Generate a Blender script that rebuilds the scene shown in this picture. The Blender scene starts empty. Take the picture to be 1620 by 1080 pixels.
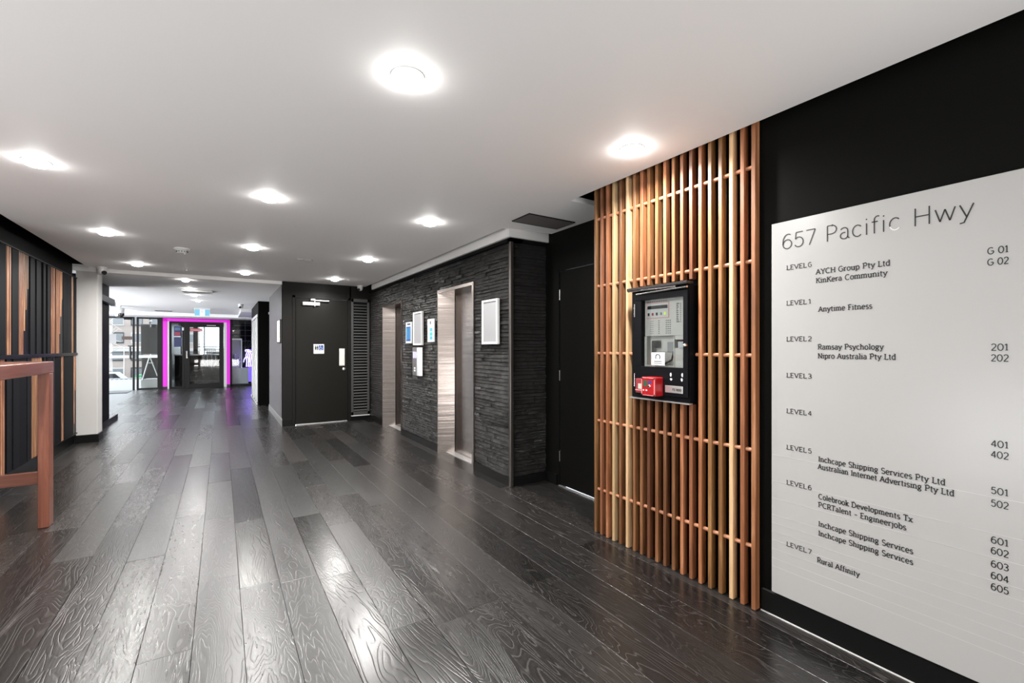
import bpy, bmesh, math, random
from mathutils import Vector, Matrix
random.seed(7)
SC = bpy.context.scene
COL = SC.collection
PI = math.pi

# ---------------------------------------------------------------- camera, world, exposure
cam_data = bpy.data.cameras.new('camera')
cam = bpy.data.objects.new('camera', cam_data)
COL.objects.link(cam)
cam.location = (0, 0, 1.30)
cam.rotation_euler = (PI / 2, 0, -math.atan2(460, 720))
cam_data.sensor_width = 36
cam_data.lens = 16.0
cam_data.shift_y = 10 / 1620
cam_data.clip_start = 0.05
cam_data.clip_end = 300
SC.camera = cam
SC.view_settings.view_transform = 'Standard'
SC.view_settings.look = 'None'
SC.view_settings.exposure = 0.36
SC.view_settings.gamma = 1.0
SC.view_settings.use_curve_mapping = False

w = bpy.data.worlds.new('overcast_sky')
SC.world = w
w.use_nodes = True
wn = w.node_tree.nodes
wn['Background'].inputs[0].default_value = (0.86, 0.93, 1.0, 1)
wn['Background'].inputs[1].default_value = 6.5

def area(name, loc, aim, sx, sy, watts, colr=(1, 1, 1), spread=PI, shape='RECTANGLE', parent=None):
    l = bpy.data.lights.new(name, 'AREA')
    l.shape = shape
    l.size = sx
    l.size_y = sy
    l.energy = watts
    l.color = colr
    l.spread = spread
    o = bpy.data.objects.new(name, l)
    COL.objects.link(o)
    o.location = loc
    d = Vector(aim) - Vector(loc)
    o.rotation_euler = d.to_track_quat('-Z', 'Z' if abs(d.x) + abs(d.y) > 1e-6 else 'Y').to_euler()
    if parent:
        o.parent = parent
    return o

# added unseen fill lamps shining up at the ceiling: left, rear and side hall
area('foyer_ceiling_fill', (-3.2, 1.0, 0.12), (-2.55, 1.0, 2.0), 8.2, 2.0, 570, (0.98, 0.99, 1.0))
area('rear_ceiling_fill', (0.2, -3.0, 0.12), (0.2, -2.2, 2.0), 3.6, 1.6, 240, (1.0, 0.985, 0.97))
area('side_hall_ceiling_fill', (-4.1, 12.6, 0.12), (-3.0, 12.6, 2.0), 6.0, 1.4, 460, (0.97, 0.98, 1.0))
LAMP_W = 27.0

# ---------------------------------------------------------------- helpers
def link(o, parent=None):
    COL.objects.link(o)
    if parent:
        o.parent = parent
    return o

def wloc(o):
    v = Vector((0, 0, 0))
    while o:
        v += o.location
        o = o.parent
    return v

def thing(name, label, cat, loc=(0, 0, 0), group=None):
    o = bpy.data.objects.new(name, None)
    o.empty_display_size = 0.1
    COL.objects.link(o)
    o.location = loc
    o['label'] = label
    o['category'] = cat
    if group:
        o['group'] = group
    return o

def tag(o, label, cat, group=None):
    o['label'] = label
    o['category'] = cat
    if group:
        o['group'] = group
    return o

class MB:
    """collects shapes in world space; build() links them as one mesh"""
    def __init__(s):
        s.v = []
        s.f = []
        s.sm = []

    def poly(s, pts, faces, smooth=False):
        n = len(s.v)
        s.v += [tuple(p) for p in pts]
        for f in faces:
            s.f.append([i + n for i in f])
            s.sm.append(smooth)
        return s

    def box(s, x0, x1, y0, y1, z0, z1):
        x0, x1 = sorted((x0, x1)); y0, y1 = sorted((y0, y1)); z0, z1 = sorted((z0, z1))
        p = [(x0, y0, z0), (x1, y0, z0), (x1, y1, z0), (x0, y1, z0), (x0, y0, z1), (x1, y0, z1), (x1, y1, z1), (x0, y1, z1)]
        return s.poly(p, [(0, 3, 2, 1), (4, 5, 6, 7), (0, 1, 5, 4), (1, 2, 6, 5), (2, 3, 7, 6), (3, 0, 4, 7)])

    def bbox(s, x0, x1, y0, y1, z0, z1, b=0.003):
        """box with chamfered edges"""
        x0, x1 = sorted((x0, x1)); y0, y1 = sorted((y0, y1)); z0, z1 = sorted((z0, z1))
        b = min(b, (x1 - x0) * .45, (y1 - y0) * .45, (z1 - z0) * .45)
        bm = bmesh.new()
        bmesh.ops.create_cube(bm, size=1)
        for v in bm.verts:
            v.co = Vector(((x0 + x1) / 2 + v.co.x * (x1 - x0), (y0 + y1) / 2 + v.co.y * (y1 - y0), (z0 + z1) / 2 + v.co.z * (z1 - z0)))
        bmesh.ops.bevel(bm, geom=bm.edges[:], offset=b, segments=1, affect='EDGES')
        bm.verts.index_update()
        s.poly([v.co[:] for v in bm.verts], [[v.index for v in f.verts] for f in bm.faces])
        bm.free()
        return s

    def prism(s, pts, axis, a, b):
        """2-D outline pts extruded along axis from a to b. axis x: pts=(y,z); y: (x,z); z: (x,y)"""
        def mk(p, t):
            return {'x': (t, p[0], p[1]), 'y': (p[0], t, p[1]), 'z': (p[0], p[1], t)}[axis]
        n = len(pts)
        P = [mk(p, a) for p in pts] + [mk(p, b) for p in pts]
        F = [tuple(range(n)), tuple(range(2 * n - 1, n - 1, -1))] + [(i, (i + 1) % n, n + (i + 1) % n, n + i) for i in range(n)]
        return s.poly(P, F)

    def tube(s, path, r, n=8, cap=True):
        path = [Vector(p) for p in path]
        P, F = [], []
        rs = r if isinstance(r, (list, tuple)) else [r] * len(path)
        up = None
        for i, p in enumerate(path):
            d = (path[min(i + 1, len(path) - 1)] - path[max(i - 1, 0)]).normalized()
            if up is None:
                up = Vector((0, 0, 1)) if abs(d.z) < .9 else Vector((1, 0, 0))
            a = d.cross(up)
            if a.length < 1e-6:
                a = d.cross(Vector((0, 1, 0)))
            a.normalize()
            b = a.cross(d).normalized()
            up = b
            for k in range(n):
                t = 2 * PI * k / n
                P.append(p + a * math.cos(t) * rs[i] + b * math.sin(t) * rs[i])
        for i in range(len(path) - 1):
            for k in range(n):
                F.append((i * n + k, i * n + (k + 1) % n, (i + 1) * n + (k + 1) % n, (i + 1) * n + k))
        s.poly(P, F, True)
        if cap:
            m = len(path) - 1
            s.poly([P[k] for k in range(n)], [tuple(range(n))])
            s.poly([P[m * n + k] for k in range(n)], [tuple(range(n - 1, -1, -1))])
        return s

    def lathe(s, prof, c, axis='z', n=24, smooth=True):
        """prof = [(radius, height)...] revolved about axis through c"""
        P, F = [], []
        for r, h in prof:
            for k in range(n):
                t = 2 * PI * k / n
                u, v = r * math.cos(t), r * math.sin(t)
                P.append({'z': (c[0] + u, c[1] + v, c[2] + h), 'x': (c[0] + h, c[1] + u, c[2] + v), 'y': (c[0] + u, c[1] + h, c[2] + v)}[axis])
        for i in range(len(prof) - 1):
            for k in range(n):
                F.append((i * n + k, i * n + (k + 1) % n, (i + 1) * n + (k + 1) % n, (i + 1) * n + k))
        s.poly(P, F, smooth)
        for i in (0, len(prof) - 1):
            if prof[i][0] > 1e-5:
                s.poly([P[i * n + k] for k in range(n)], [tuple(range(n))])
        return s

    def build(s, name, mat, parent=None, kind=None, origin=None):
        me = bpy.data.meshes.new(name)
        off = wloc(parent) if parent else Vector((0, 0, 0))
        if origin is not None:
            og = Vector(origin)
        elif parent:
            og = off
        else:
            og = Vector((0, 0, 0))
        me.from_pydata([(x - og.x, y - og.y, z - og.z) for x, y, z in s.v], [], s.f)
        me.polygons.foreach_set('use_smooth', s.sm)
        bm = bmesh.new()
        bm.from_mesh(me)
        bmesh.ops.recalc_face_normals(bm, faces=bm.faces)
        bm.to_mesh(me)
        bm.free()
        me.materials.append(mat)
        o = bpy.data.objects.new(name, me)
        link(o, parent)
        o.location = og - off
        if kind:
            o['kind'] = kind
        return o

def struct(name, mb, mat):
    return mb.build(name, mat, kind='structure')

def BX(*a):
    return MB().box(*a)

def BB(*a, b=0.003):
    return MB().bbox(*a, b=b)

# ---------------------------------------------------------------- materials
def nm(name, base=(.5, .5, .5), rough=.5, metal=0.0, spec=.5, coat=0.0, emit=None, estr=0.0):
    m = bpy.data.materials.new(name)
    m.use_nodes = True
    b = m.node_tree.nodes['Principled BSDF']
    b.inputs['Base Color'].default_value = (*base, 1)
    b.inputs['Roughness'].default_value = rough
    b.inputs['Metallic'].default_value = metal
    b.inputs['Specular IOR Level'].default_value = spec
    b.inputs['Coat Weight'].default_value = coat
    if emit:
        b.inputs['Emission Color'].default_value = (*emit, 1)
        b.inputs['Emission Strength'].default_value = estr
    return m

class NT:
    def __init__(s, m):
        s.t = m.node_tree
        s.b = s.t.nodes['Principled BSDF']

    def n(s, typ, **kw):
        nd = s.t.nodes.new(typ)
        for k, v in kw.items():
            if k in nd.inputs:
                nd.inputs[k].default_value = v
            else:
                setattr(nd, k, v)
        return nd

    def l(s, a, b):
        s.t.links.new(a, b)

    def coords(s, scale, rnd=0.0, space='Object'):
        tc = s.n('ShaderNodeTexCoord')
        mp = s.n('ShaderNodeMapping')
        mp.inputs['Scale'].default_value = scale
        s.l(tc.outputs[space], mp.inputs['Vector'])
        if rnd:
            oi = s.n('ShaderNodeObjectInfo')
            mu = s.n('ShaderNodeMath', operation='MULTIPLY')
            mu.inputs[1].default_value = rnd
            s.l(oi.outputs['Random'], mu.inputs[0])
            s.l(mu.outputs[0], mp.inputs['Location'])
        return mp.outputs['Vector']

    def noise(s, vec, scale, detail=4, rough=.55, dist=0.0):
        nd = s.n('ShaderNodeTexNoise')
        nd.inputs['Scale'].default_value = scale
        nd.inputs['Detail'].default_value = detail
        nd.inputs['Roughness'].default_value = rough
        nd.inputs['Distortion'].default_value = dist
        s.l(vec, nd.inputs['Vector'])
        return nd.outputs['Fac']

    def ramp(s, fac, stops):
        r = s.n('ShaderNodeValToRGB')
        e = r.color_ramp.elements
        while len(e) < len(stops):
            e.new(.5)
        for i, (p, c) in enumerate(stops):
            e[i].position = p
            e[i].color = (*c, 1) if len(c) == 3 else c
        s.l(fac, r.inputs[0])
        return r.outputs[0]

    def bump(s, h, strength, dist):
        b = s.n('ShaderNodeBump')
        b.inputs['Strength'].default_value = strength
        b.inputs['Distance'].default_value = dist
        s.l(h, b.inputs['Height'])
        s.l(b.outputs[0], s.b.inputs['Normal'])
        return b

    def rng(s, fac, a, b):
        m = s.n('ShaderNodeMapRange')
        m.inputs['To Min'].default_value = a
        m.inputs['To Max'].default_value = b
        s.l(fac, m.inputs['Value'])
        return m.outputs[0]

def wood_mat(name, cols, rough=.45, gscale=1.0, axis='z', vary=True, coat=0.0):
    m = nm(name, rough=rough, coat=coat)
    t = NT(m)
    sc = {'z': (1, 1, .06), 'y': (1, .06, 1), 'x': (.06, 1, 1)}[axis]
    v = t.coords(sc, 37.0 if vary else 0)
    a = t.noise(v, 34 * gscale, 5, .6, .6)
    c = t.ramp(a, [(.3, cols[0]), (.55, cols[1]), (.75, cols[2])])
    if vary:
        oi = t.n('ShaderNodeObjectInfo')
        hs = t.n('ShaderNodeHueSaturation')
        r1 = t.ramp(oi.outputs['Random'], [(0, (.78,) * 3), (.45, (1.0,) * 3), (.8, (1.2,) * 3), (1, (1.75,) * 3)])
        r1.node.color_ramp.interpolation = 'LINEAR'
        mul = t.n('ShaderNodeMath', operation='MULTIPLY')
        mul.inputs[1].default_value = 7.31
        fr = t.n('ShaderNodeMath', operation='FRACT')
        t.l(oi.outputs['Random'], mul.inputs[0])
        t.l(mul.outputs[0], fr.inputs[0])
        t.l(t.rng(fr.outputs[0], .488, .512), hs.inputs['Hue'])
        t.l(r1, hs.inputs['Value'])
        t.l(c, hs.inputs['Color'])
        c = hs.outputs[0]
    t.l(c, t.b.inputs['Base Color'])
    t.bump(a, .25, .002)
    return m

M = {}
M['ceiling'] = nm('ceiling_paint', (.86, .845, .835), .62, spec=.35)
t = NT(M['ceiling']); t.bump(t.noise(t.coords((1, 1, 1)), 60, 3), .05, .001)
M['white_paint'] = nm('white_paint', (.53, .52, .505), .5)
M['trim_white'] = nm('white_trim_paint', (.62, .61, .60), .45)
M['black_wall'] = nm('black_wall_paint', (.0045, .0044, .0041), .5, spec=.04)
t = NT(M['black_wall']); t.bump(t.noise(t.coords((1, 1, 1)), 220, 3), .12, .0012)
M['dark_brown_wall'] = nm('charcoal_wall_paint', (.0075, .0066, .0060), .42, spec=.16)
t = NT(M['dark_brown_wall']); t.bump(t.noise(t.coords((1, 1, 1)), 200, 3), .1, .001)
M['door_paint'] = nm('charcoal_door_paint', (.0075, .0073, .0060), .35, spec=.16)
M['grey_wall'] = nm('taupe_grey_wall_paint', (.10, .09, .092), .4, spec=.4)
M['void'] = nm('unlit_black', (.004, .004, .004), .9, spec=.1)
M['baseboard'] = nm('black_gloss_baseboard', (.005, .005, .005), .35, spec=.15)
M['base_grey'] = nm('grey_baseboard', (.16, .155, .15), .4)
M['steel'] = nm('brushed_steel', (.32, .28, .258), .24, 1.0)
t = NT(M['steel'])
v = t.coords((1, 1, 1))
w1 = t.noise(t.coords((.35, .35, 9.0)), 1.3, 4, .55, .3)
w2 = t.noise(t.coords((500, 500, 1.5)), 1.0, 2)
mx = t.n('ShaderNodeMath', operation='MULTIPLY_ADD')
mx.inputs[1].default_value = .012
t.l(w2, mx.inputs[0]); t.l(w1, mx.inputs[2])
t.bump(mx.outputs[0], .30, .010)
M['steel_trim'] = nm('satin_steel_trim', (.62, .58, .55), .3, 1.0)
M['bronze_trim'] = nm('bronze_corner_trim', (.14, .125, .115), .35, .9)
M['chrome'] = nm('polished_chrome', (.8, .8, .8), .12, 1.0)
M['alu'] = nm('anodised_aluminium', (.72, .72, .71), .35, .85)
M['aluw'] = nm('silver_closer_paint', (.68, .67, .65), .35, .4)
M['white_plastic'] = nm('white_plastic', (.62, .62, .61), .4)
M['offwhite'] = nm('warm_white_plastic', (.62, .60, .565), .4)
M['grey_plastic'] = nm('grey_plastic', (.30, .30, .30), .4)
M['black_plastic'] = nm('black_plastic', (.01, .01, .01), .3)
M['black_gloss'] = nm('black_gloss_panel', (.005, .0055, .007), .6, spec=.10)
M['black_satin'] = nm('black_satin_panel', (.005, .0054, .0066), .35, spec=.10)
M['sign_white'] = nm('gloss_white_sign_panel', (.385, .38, .372), .25, spec=.3)
M['letter'] = nm('black_vinyl_letter', (.012, .012, .012), .4)
M['letter_pale'] = nm('pale_letter', (.62, .61, .60), .3)
M['paper'] = nm('white_paper', (.55, .56, .57), .5)
M['blue'] = nm('notice_blue', (.012, .05, .22), .4)
M['navy'] = nm('notice_navy', (.015, .02, .075), .4)
M['skyblue'] = nm('notice_light_blue', (.06, .33, .55), .4)
M['teal'] = nm('notice_teal', (.03, .38, .36), .4)
M['red'] = nm('alarm_red_plastic', (.36, .008, .012), .3)
M['redframe'] = nm('pale_red_edge', (.68, .30, .30), .3)
M['lcd'] = nm('green_grey_lcd', (.035, .085, .05), .25)
M['yellow_led'] = nm('yellow_green_led', (.5, .6, .05), .3, emit=(.6, .8, .05), estr=.6)
M['magenta_led'] = nm('magenta_led_channel', (.3, .0, .25), .4, emit=(.60, .02, .55), estr=.62)
M['purple_neon'] = nm('violet_neon', (.3, .2, .8), .4, emit=(.42, .30, 1.0), estr=6.5)
M['violet_screen'] = nm('violet_backlit_panel', (.05, .03, .2), .4, emit=(.13, .08, .55), estr=1.8)
M['lamp'] = nm('downlight_diffuser', (.9, .9, .9), .4, emit=(1, .985, .96), estr=62.0)
M['led_display'] = nm('lift_indicator_light', (.2, .2, .4), .3, emit=(.55, .45, 1.0), estr=1.6)
M['exit_blue'] = nm('exit_sign_face', (.1, .25, .33), .4, emit=(.16, .42, .58), estr=.6)
M['exit_white'] = nm('exit_sign_figure', (.8, .8, .8), .4, emit=(.9, .92, 1), estr=1.1)
M['lightbox'] = nm('lit_wall_light_face', (.9, .9, .9), .3, emit=(1, .97, .93), estr=1.1)
M['glass'] = nm('clear_glass', (1, 1, 1), 0.0)
M['glass'].node_tree.nodes['Principled BSDF'].inputs['Transmission Weight'].default_value = 1
M['glass'].node_tree.nodes['Principled BSDF'].inputs['IOR'].default_value = 1.45
tg = NT(M['glass'])
trn = tg.n('ShaderNodeBsdfTransparent'); trn.inputs[0].default_value = (.93, .95, .95, 1)
gls = tg.n('ShaderNodeBsdfGlossy'); gls.inputs['Roughness'].default_value = .02
fre = tg.n('ShaderNodeFresnel'); fre.inputs[0].default_value = 1.45
mixs = tg.n('ShaderNodeMixShader')
tg.l(fre.outputs[0], mixs.inputs[0]); tg.l(trn.outputs[0], mixs.inputs[1]); tg.l(gls.outputs[0], mixs.inputs[2])
tg.l(mixs.outputs[0], tg.t.nodes['Material Output'].inputs['Surface'])
M['facade_trim'] = nm('facade_trim', (.22, .21, .2), .6)
M['facade_pane'] = nm('facade_window_glass', (.06, .065, .07), .35)
M['frosted'] = nm('frosted_film', (.62, .64, .62), .6)
M['grey_card'] = nm('silver_grey_card', (.25, .25, .257), .3, spec=.3)
M['darkframe'] = nm('dark_bronze_frame', (.010, .009, .009), .35, spec=.18)
M['louvre'] = nm('charcoal_louvre_paint', (.04, .04, .04), .4)
M['slat'] = wood_mat('oiled_cedar', [(.10, .040, .013), (.20, .083, .031), (.33, .172, .08)], .42)
M['slat_pale'] = wood_mat('pale_cedar', [(.32, .19, .095), (.45, .29, .155), (.55, .38, .23)], .42)
M['copper'] = wood_mat('copper_toned_timber', [(.15, .062, .03), (.32, .155, .08), (.50, .28, .17)], .4)
M['rod'] = wood_mat('timber_dowel', [(.36, .15, .08), (.48, .22, .12), (.55, .28, .17)], .4, vary=False, axis='y')
M['table'] = wood_mat('merbau_table_wood', [(.11, .034, .019), (.175, .056, .032), (.25, .088, .050)], .33, .8, vary=False, coat=.25)
M['tabley'] = wood_mat('merbau_table_wood_long', [(.10, .032, .019), (.16, .053, .031), (.23, .085, .050)], .33, .8, axis='y', vary=False, coat=.25)

# ledgestone
m = nm('black_ledgestone', (.03, .03, .03), .27, spec=.9)
t = NT(m)
v = t.coords((1, 1, 1), 53.0)
a = t.noise(v, 28, 6, .62, .5)
b = t.noise(v, 140, 3, .6)
t.l(t.ramp(a, [(.3, (.005, .0048, .0045)), (.6, (.018, .0155, .014)), (.8, (.045, .039, .035))]), t.b.inputs['Base Color'])
add = t.n('ShaderNodeMath', operation='MULTIPLY_ADD'); add.inputs[1].default_value = .35
t.l(b, add.inputs[0]); t.l(a, add.inputs[2])
t.bump(add.outputs[0], 1.0, .02)
M['stone'] = m

# dark oak plank
def plank_mat(name, rnd):
    m = nm(name, (.03, .028, .026), .36, spec=.75)
    t = NT(m)
    v = t.coords((1, .16, 1), rnd)
    big = t.noise(v, 5.0, 3, .5, .4)
    wv = t.n('ShaderNodeTexWave', wave_type='BANDS', bands_direction='X')
    wv.inputs['Scale'].default_value = 0.0
    mul = t.n('ShaderNodeMath', operation='MULTIPLY'); mul.inputs[1].default_value = 36.0
    t.l(big, mul.inputs[0])
    fine = t.noise(v, 60, 4, .6)
    mad = t.n('ShaderNodeMath', operation='MULTIPLY_ADD'); mad.inputs[1].default_value = 0.12
    t.l(fine, mad.inputs[0]); t.l(mul.outputs[0], mad.inputs[2])
    pp = t.n('ShaderNodeMath', operation='PINGPONG'); pp.inputs[1].default_value = .5
    t.l(mad.outputs[0], pp.inputs[0])
    t.t.nodes.remove(wv)
    ring = t.ramp(pp.outputs[0], [(0.0, (0, 0, 0)), (.16, (.85,) * 3), (.5, (1, 1, 1))])
    pores = t.noise(t.coords((1, .03, 1), rnd), 190, 3, .6)
    oi = t.n('ShaderNodeObjectInfo')
    tone = t.ramp(oi.outputs['Random'], [(0, (.55,) * 3), (.5, (1.0,) * 3), (1, (1.6,) * 3)])
    colr = t.ramp(pp.outputs[0], [(0.0, (.040, .037, .035)), (.14, (.007, .0064, .006)), (.5, (.013, .0118, .011))])
    mm = t.n('ShaderNodeMix', data_type='RGBA', blend_type='MULTIPLY')
    mm.inputs['Factor'].default_value = 1
    t.l(colr, mm.inputs[6]); t.l(tone, mm.inputs[7])
    t.l(mm.outputs[2], t.b.inputs['Base Color'])
    ad = t.n('ShaderNodeMath', operation='MULTIPLY_ADD'); ad.inputs[1].default_value = .5
    t.l(pores, ad.inputs[0]); t.l(ring, ad.inputs[2])
    t.bump(ad.outputs[0], .26, .0013)
    m2 = t.n('ShaderNodeMath', operation='MULTIPLY'); m2.inputs[1].default_value = 13.7
    f2 = t.n('ShaderNodeMath', operation='FRACT')
    t.l(oi.outputs['Random'], m2.inputs[0]); t.l(m2.outputs[0], f2.inputs[0])
    rr = t.rng(f2.outputs[0], .17, .28)
    ra = t.n('ShaderNodeMath', operation='MULTIPLY_ADD'); ra.inputs[1].default_value = .10
    t.l(fine, ra.inputs[0]); t.l(rr, ra.inputs[2])
    t.l(ra.outputs[0], t.b.inputs['Roughness'])
    return m
M['plank'] = plank_mat('smoked_oak_plank', 61.0)

# ================================================================ FLOOR
XR, XD, YB = 2.275, 2.69, 18.05        # right wall, recessed door wall, far glazing
floor = struct('floor', BX(-5.2, 3.0, -4.2, 18.0, -.12, -.013), M['void'])
PW = .19
meshes = []
def plank_mesh(L, i):
    bm = bmesh.new()
    bmesh.ops.create_cube(bm, size=1)
    for v in bm.verts:
        v.co = Vector((v.co.x * (PW - .0012), v.co.y * (L - .0012), v.co.z * .0125))
    ed = [e for e in bm.edges if e.verts[0].co.z > 0 and e.verts[1].co.z > 0]
    bmesh.ops.bevel(bm, geom=ed, offset=.0009, segments=1, affect='EDGES')
    me = bpy.data.meshes.new('plank')
    bm.to_mesh(me); bm.free()
    me.materials.append(M['plank'])
    return me
LENS = [1.1, 1.45, 1.75, 1.9]
PM = {L: plank_mesh(L, 0) for L in LENS}
rest = MB()
npl = 0
x = -.486 - PW * 25
rows = []
while x < 2.75:
    rows.append(x); x += PW
for x in rows:
    y = -4.2 - random.random() * 1.6
    while y < 18.0:
        L = random.choice(LENS)
        y1 = y + L
        inview = y1 > .35 and x > -2.05 and x < 2.3
        if x < -1.3 and y1 < 3.2:
            inview = False
        if x > 1.0 and y > 9.0:
            inview = False
        if inview and y1 < 18.02 and npl < 296:
            o = bpy.data.objects.new('plank', PM[L])
            link(o, floor)
            o.location = (x + PW / 2, y + L / 2, -.00625)
            o.rotation_euler = (random.gauss(0, .0006), random.gauss(0, .0022), 0)
            npl += 1
        else:
            ya, yb = max(y, -4.2) + .0006, min(y1, 18.02) - .0006
            if yb > ya:
                rest.box(x + .0006, x + PW - .0006, ya, yb, -.0125, 0)
        y = y1
r = rest.build('plank', M['plank'], floor, kind='stuff')

# ================================================================ CEILING
cl = MB()
cl.prism([(-4.6, -4.2), (2.2, -4.2), (2.2, 2.63), (2.69, 2.63), (2.69, 3.50), (2.187, 3.575), (2.187, 8.37), (-1.53, 8.37), (-1.53, 5.3), (-4.6, 5.3)], 'z', 2.40, 2.44)
struct('ceiling', cl, M['ceiling'])
cl = MB()
cl.prism([(-4.6, 8.40), (.85, 8.40), (.85, 11.0), (1.9, 11.0), (1.9, 16.93), (-4.6, 16.93)], 'z', 2.35, 2.44)
struct('ceiling', cl, M['ceiling'])
struct('trim_1', BX(-4.6, 1.9, 16.96, YB, 2.255, 2.44), M['ceiling'])
struct('trim_2', BX(.45, 1.9, 14.3, 16.955, 2.27, 2.349), M['trim_white'])
struct('ceiling_void', BX(-5.2, 3.3, -4.3, 18.2, 2.62, 2.7), M['void'])

# ================================================================ RIGHT SIDE WALLS
struct('wall_right', BX(XR, 2.40, -4.2, 2.42, 0, 2.62), M['black_wall'])
struct('wall_right_return', BX(2.40, XD, 2.32, 2.42, 0, 2.62), M['black_wall'])
struct('baseboard_right', MB().prism([(2.262, 0), (XR, 0), (XR, .112), (2.268, .112), (2.262, .105)], 'y', -4.2, 1.24), M['baseboard'])
struct('trim_3', BX(2.256, 2.262, -4.2, 1.24, .0, .004), M['trim_white'])
# recessed black door wall, with an opening for the door
dw = MB()
dw.box(XD, XD + .1, 3.40, 3.62, 0, 2.62)
dw.box(XD, XD + .1, 2.42, 3.40, 2.04, 2.62)
struct('wall_recess', dw, M['black_wall'])
struct('baseboard_recess', BX(XD - .014, XD, 3.41, 3.575, 0, .1), M['baseboard'])
d2 = MB().bbox(XD + .008, XD + .048, 2.45, 3.375, .012, 2.02)
door2 = d2.build('door_2', M['black_wall'], kind='structure')
for z in (1.797, 1.041, .278):
    BB(XD - .004, XD + .012, 3.371, 3.383, z - .05, z + .05, b=.003).build('hinge', M['chrome'], door2)
fr = MB()
fr.box(XD - .004, XD + .05, 3.384, 3.40, 0, 2.04)
fr.box(XD - .004, XD + .05, 2.42, 2.446, 0, 2.04)
fr.box(XD - .004, XD + .05, 2.42, 3.40, 2.024, 2.045)
fr.build('door_frame', M['black_wall'], door2)
BX(XD - .012, XD + .004, 2.45, 3.38, .001, .008).build('threshold', M['alu'], door2)

# ================================================================ LIFT BLOCK (stone)
LX = 2.27
L2 = (4.312, 5.258)
L1 = (6.605, 7.555)
LH = 2.01
wl = MB()
back = LX + .028
wl.box(back, back + .3, 3.605, L2[0], 0, 2.62)
wl.box(back, back + .3, L2[1], L1[0], 0, 2.62)
wl.box(back, back + .3, L1[1], 8.36, 0, 2.62)
wl.box(back, back + .3, L2[0], L2[1], LH, 2.62)
wl.box(back, back + .3, L1[0], L1[1], LH, 2.62)
wall_lift = struct('wall_lift', wl, M['void'])
wall_side = struct('wall_lift_side', BX(back + .02, XD, 3.605, 3.7, 0, 2.62), M['void'])
STM = []
for k in range(9):
    bm = bmesh.new()
    nx, nz = 6, 2
    rr = random.Random(k + 50)
    front, bk = [], []
    for j in range(nz + 1):
        fr_, bb_ = [], []
        for i in range(nx + 1):
            u, v_ = i / nx - .5, j / nz - .5
            edge = (i in (0, nx)) or (j in (0, nz))
            d = rr.uniform(-.25, .0) if edge else rr.uniform(-.25, .55)
            zj = v_ + (rr.uniform(-.10, .03) * (1 if v_ > 0 else -1) if j in (0, nz) else rr.uniform(-.15, .15))
            fr_.append(bm.verts.new((-(.5 + d), u, zj)))
            bb_.append(bm.verts.new((.5, u, v_)) if edge else None)
        front.append(fr_); bk.append(bb_)
    for j in range(nz):
        for i in range(nx):
            bm.faces.new((front[j][i], front[j][i + 1], front[j + 1][i + 1], front[j + 1][i]))
    for i in range(nx):
        bm.faces.new((front[0][i], bk[0][i], bk[0][i + 1], front[0][i + 1]))
        bm.faces.new((front[nz][i], front[nz][i + 1], bk[nz][i + 1], bk[nz][i]))
    for j in range(nz):
        bm.faces.new((front[j][0], front[j + 1][0], bk[j + 1][0], bk[j][0]))
        bm.faces.new((front[j][nx], bk[j][nx], bk[j + 1][nx], front[j + 1][nx]))
    bmesh.ops.recalc_face_normals(bm, faces=bm.faces)
    me = bpy.data.meshes.new('stone')
    bm.to_mesh(me); bm.free()
    me.materials.append(M['stone'])
    STM.append(me)

def stone_regions():
    """(y0,y1,z0,z1) rectangles of the lift front that carry stone"""
    return [(3.60, L2[0] - .004, .085, 2.29), (L2[0] - .004, L2[1] + .004, LH + .004, 2.29), (L2[1] + .004, L1[0] - .004, .085, 2.29),
            (L1[0] - .004, L1[1] + .004, LH + .004, 2.29), (L1[1] + .004, 8.34, .085, 2.29)]
stones = []
zc = 0
for (y0, y1, z0, z1) in stone_regions():
    z = z0
    rr = random.Random(int(y0 * 100))
    while z < z1 - .008:
        h = rr.choice([.026, .032, .036, .042])
        if z + h > z1 - .012:
            h = z1 - z
        y = y0
        while y < y1 - .01:
            l = rr.uniform(.13, .42)
            if y + l > y1 - .09:
                l = y1 - y
            th = rr.uniform(.010, .027)
            stones.append((y, l, z, h, th, rr.randrange(9)))
            y += l
        z += h
def size_px(s):
    y, l, z, h, th, k = s
    d = .5383 * LX + .8427 * (y + l / 2)
    return h * l / d ** 3
stones.sort(key=size_px, reverse=True)
rt = random.Random(3)
rest = MB()
for i, (y, l, z, h, th, k) in enumerate(stones):
    if i < 298:
        o = bpy.data.objects.new('stone', STM[k])
        link(o, wall_lift)
        o.location = (back - th / 2, y + l / 2, z + h / 2)
        o.scale = (th, l - .003, h - .0035)
        o.rotation_euler = (0, rt.gauss(0, .06), rt.gauss(0, .022))
    else:
        me = STM[k]
        rest.poly([(back - th / 2 + v.co.x * th, y + l / 2 + v.co.y * (l - .003), z + h / 2 + v.co.z * (h - .0035)) for v in me.vertices],
                  [tuple(p.vertices) for p in me.polygons])
rest.build('stone', M['stone'], wall_lift, kind='stuff')
rr = random.Random(9)
z = .085
while z < 2.28:
    h = rr.choice([.026, .032, .036, .042])
    if z + h > 2.28: h = 2.29 - z
    x = 2.30
    while x < XD - .01:
        l = rr.uniform(.14, .3)
        if x + l > XD - .08: l = XD - x
        th = rr.uniform(.008, .026)
        o = bpy.data.objects.new('stone', STM[rr.randrange(9)])
        link(o, wall_side)
        o.location = (x + l / 2, 3.605 - th / 2, z + h / 2)
        o.rotation_euler = (0, 0, PI / 2)
        o.scale = (th, l - .003, h - .0035)
        x += l
    z += h
ct = MB()
ct.bbox(LX - .004, LX + .03, 3.572, 3.604, 0, 2.292, b=.004)
struct('trim_4', ct, M['bronze_trim'])
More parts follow.
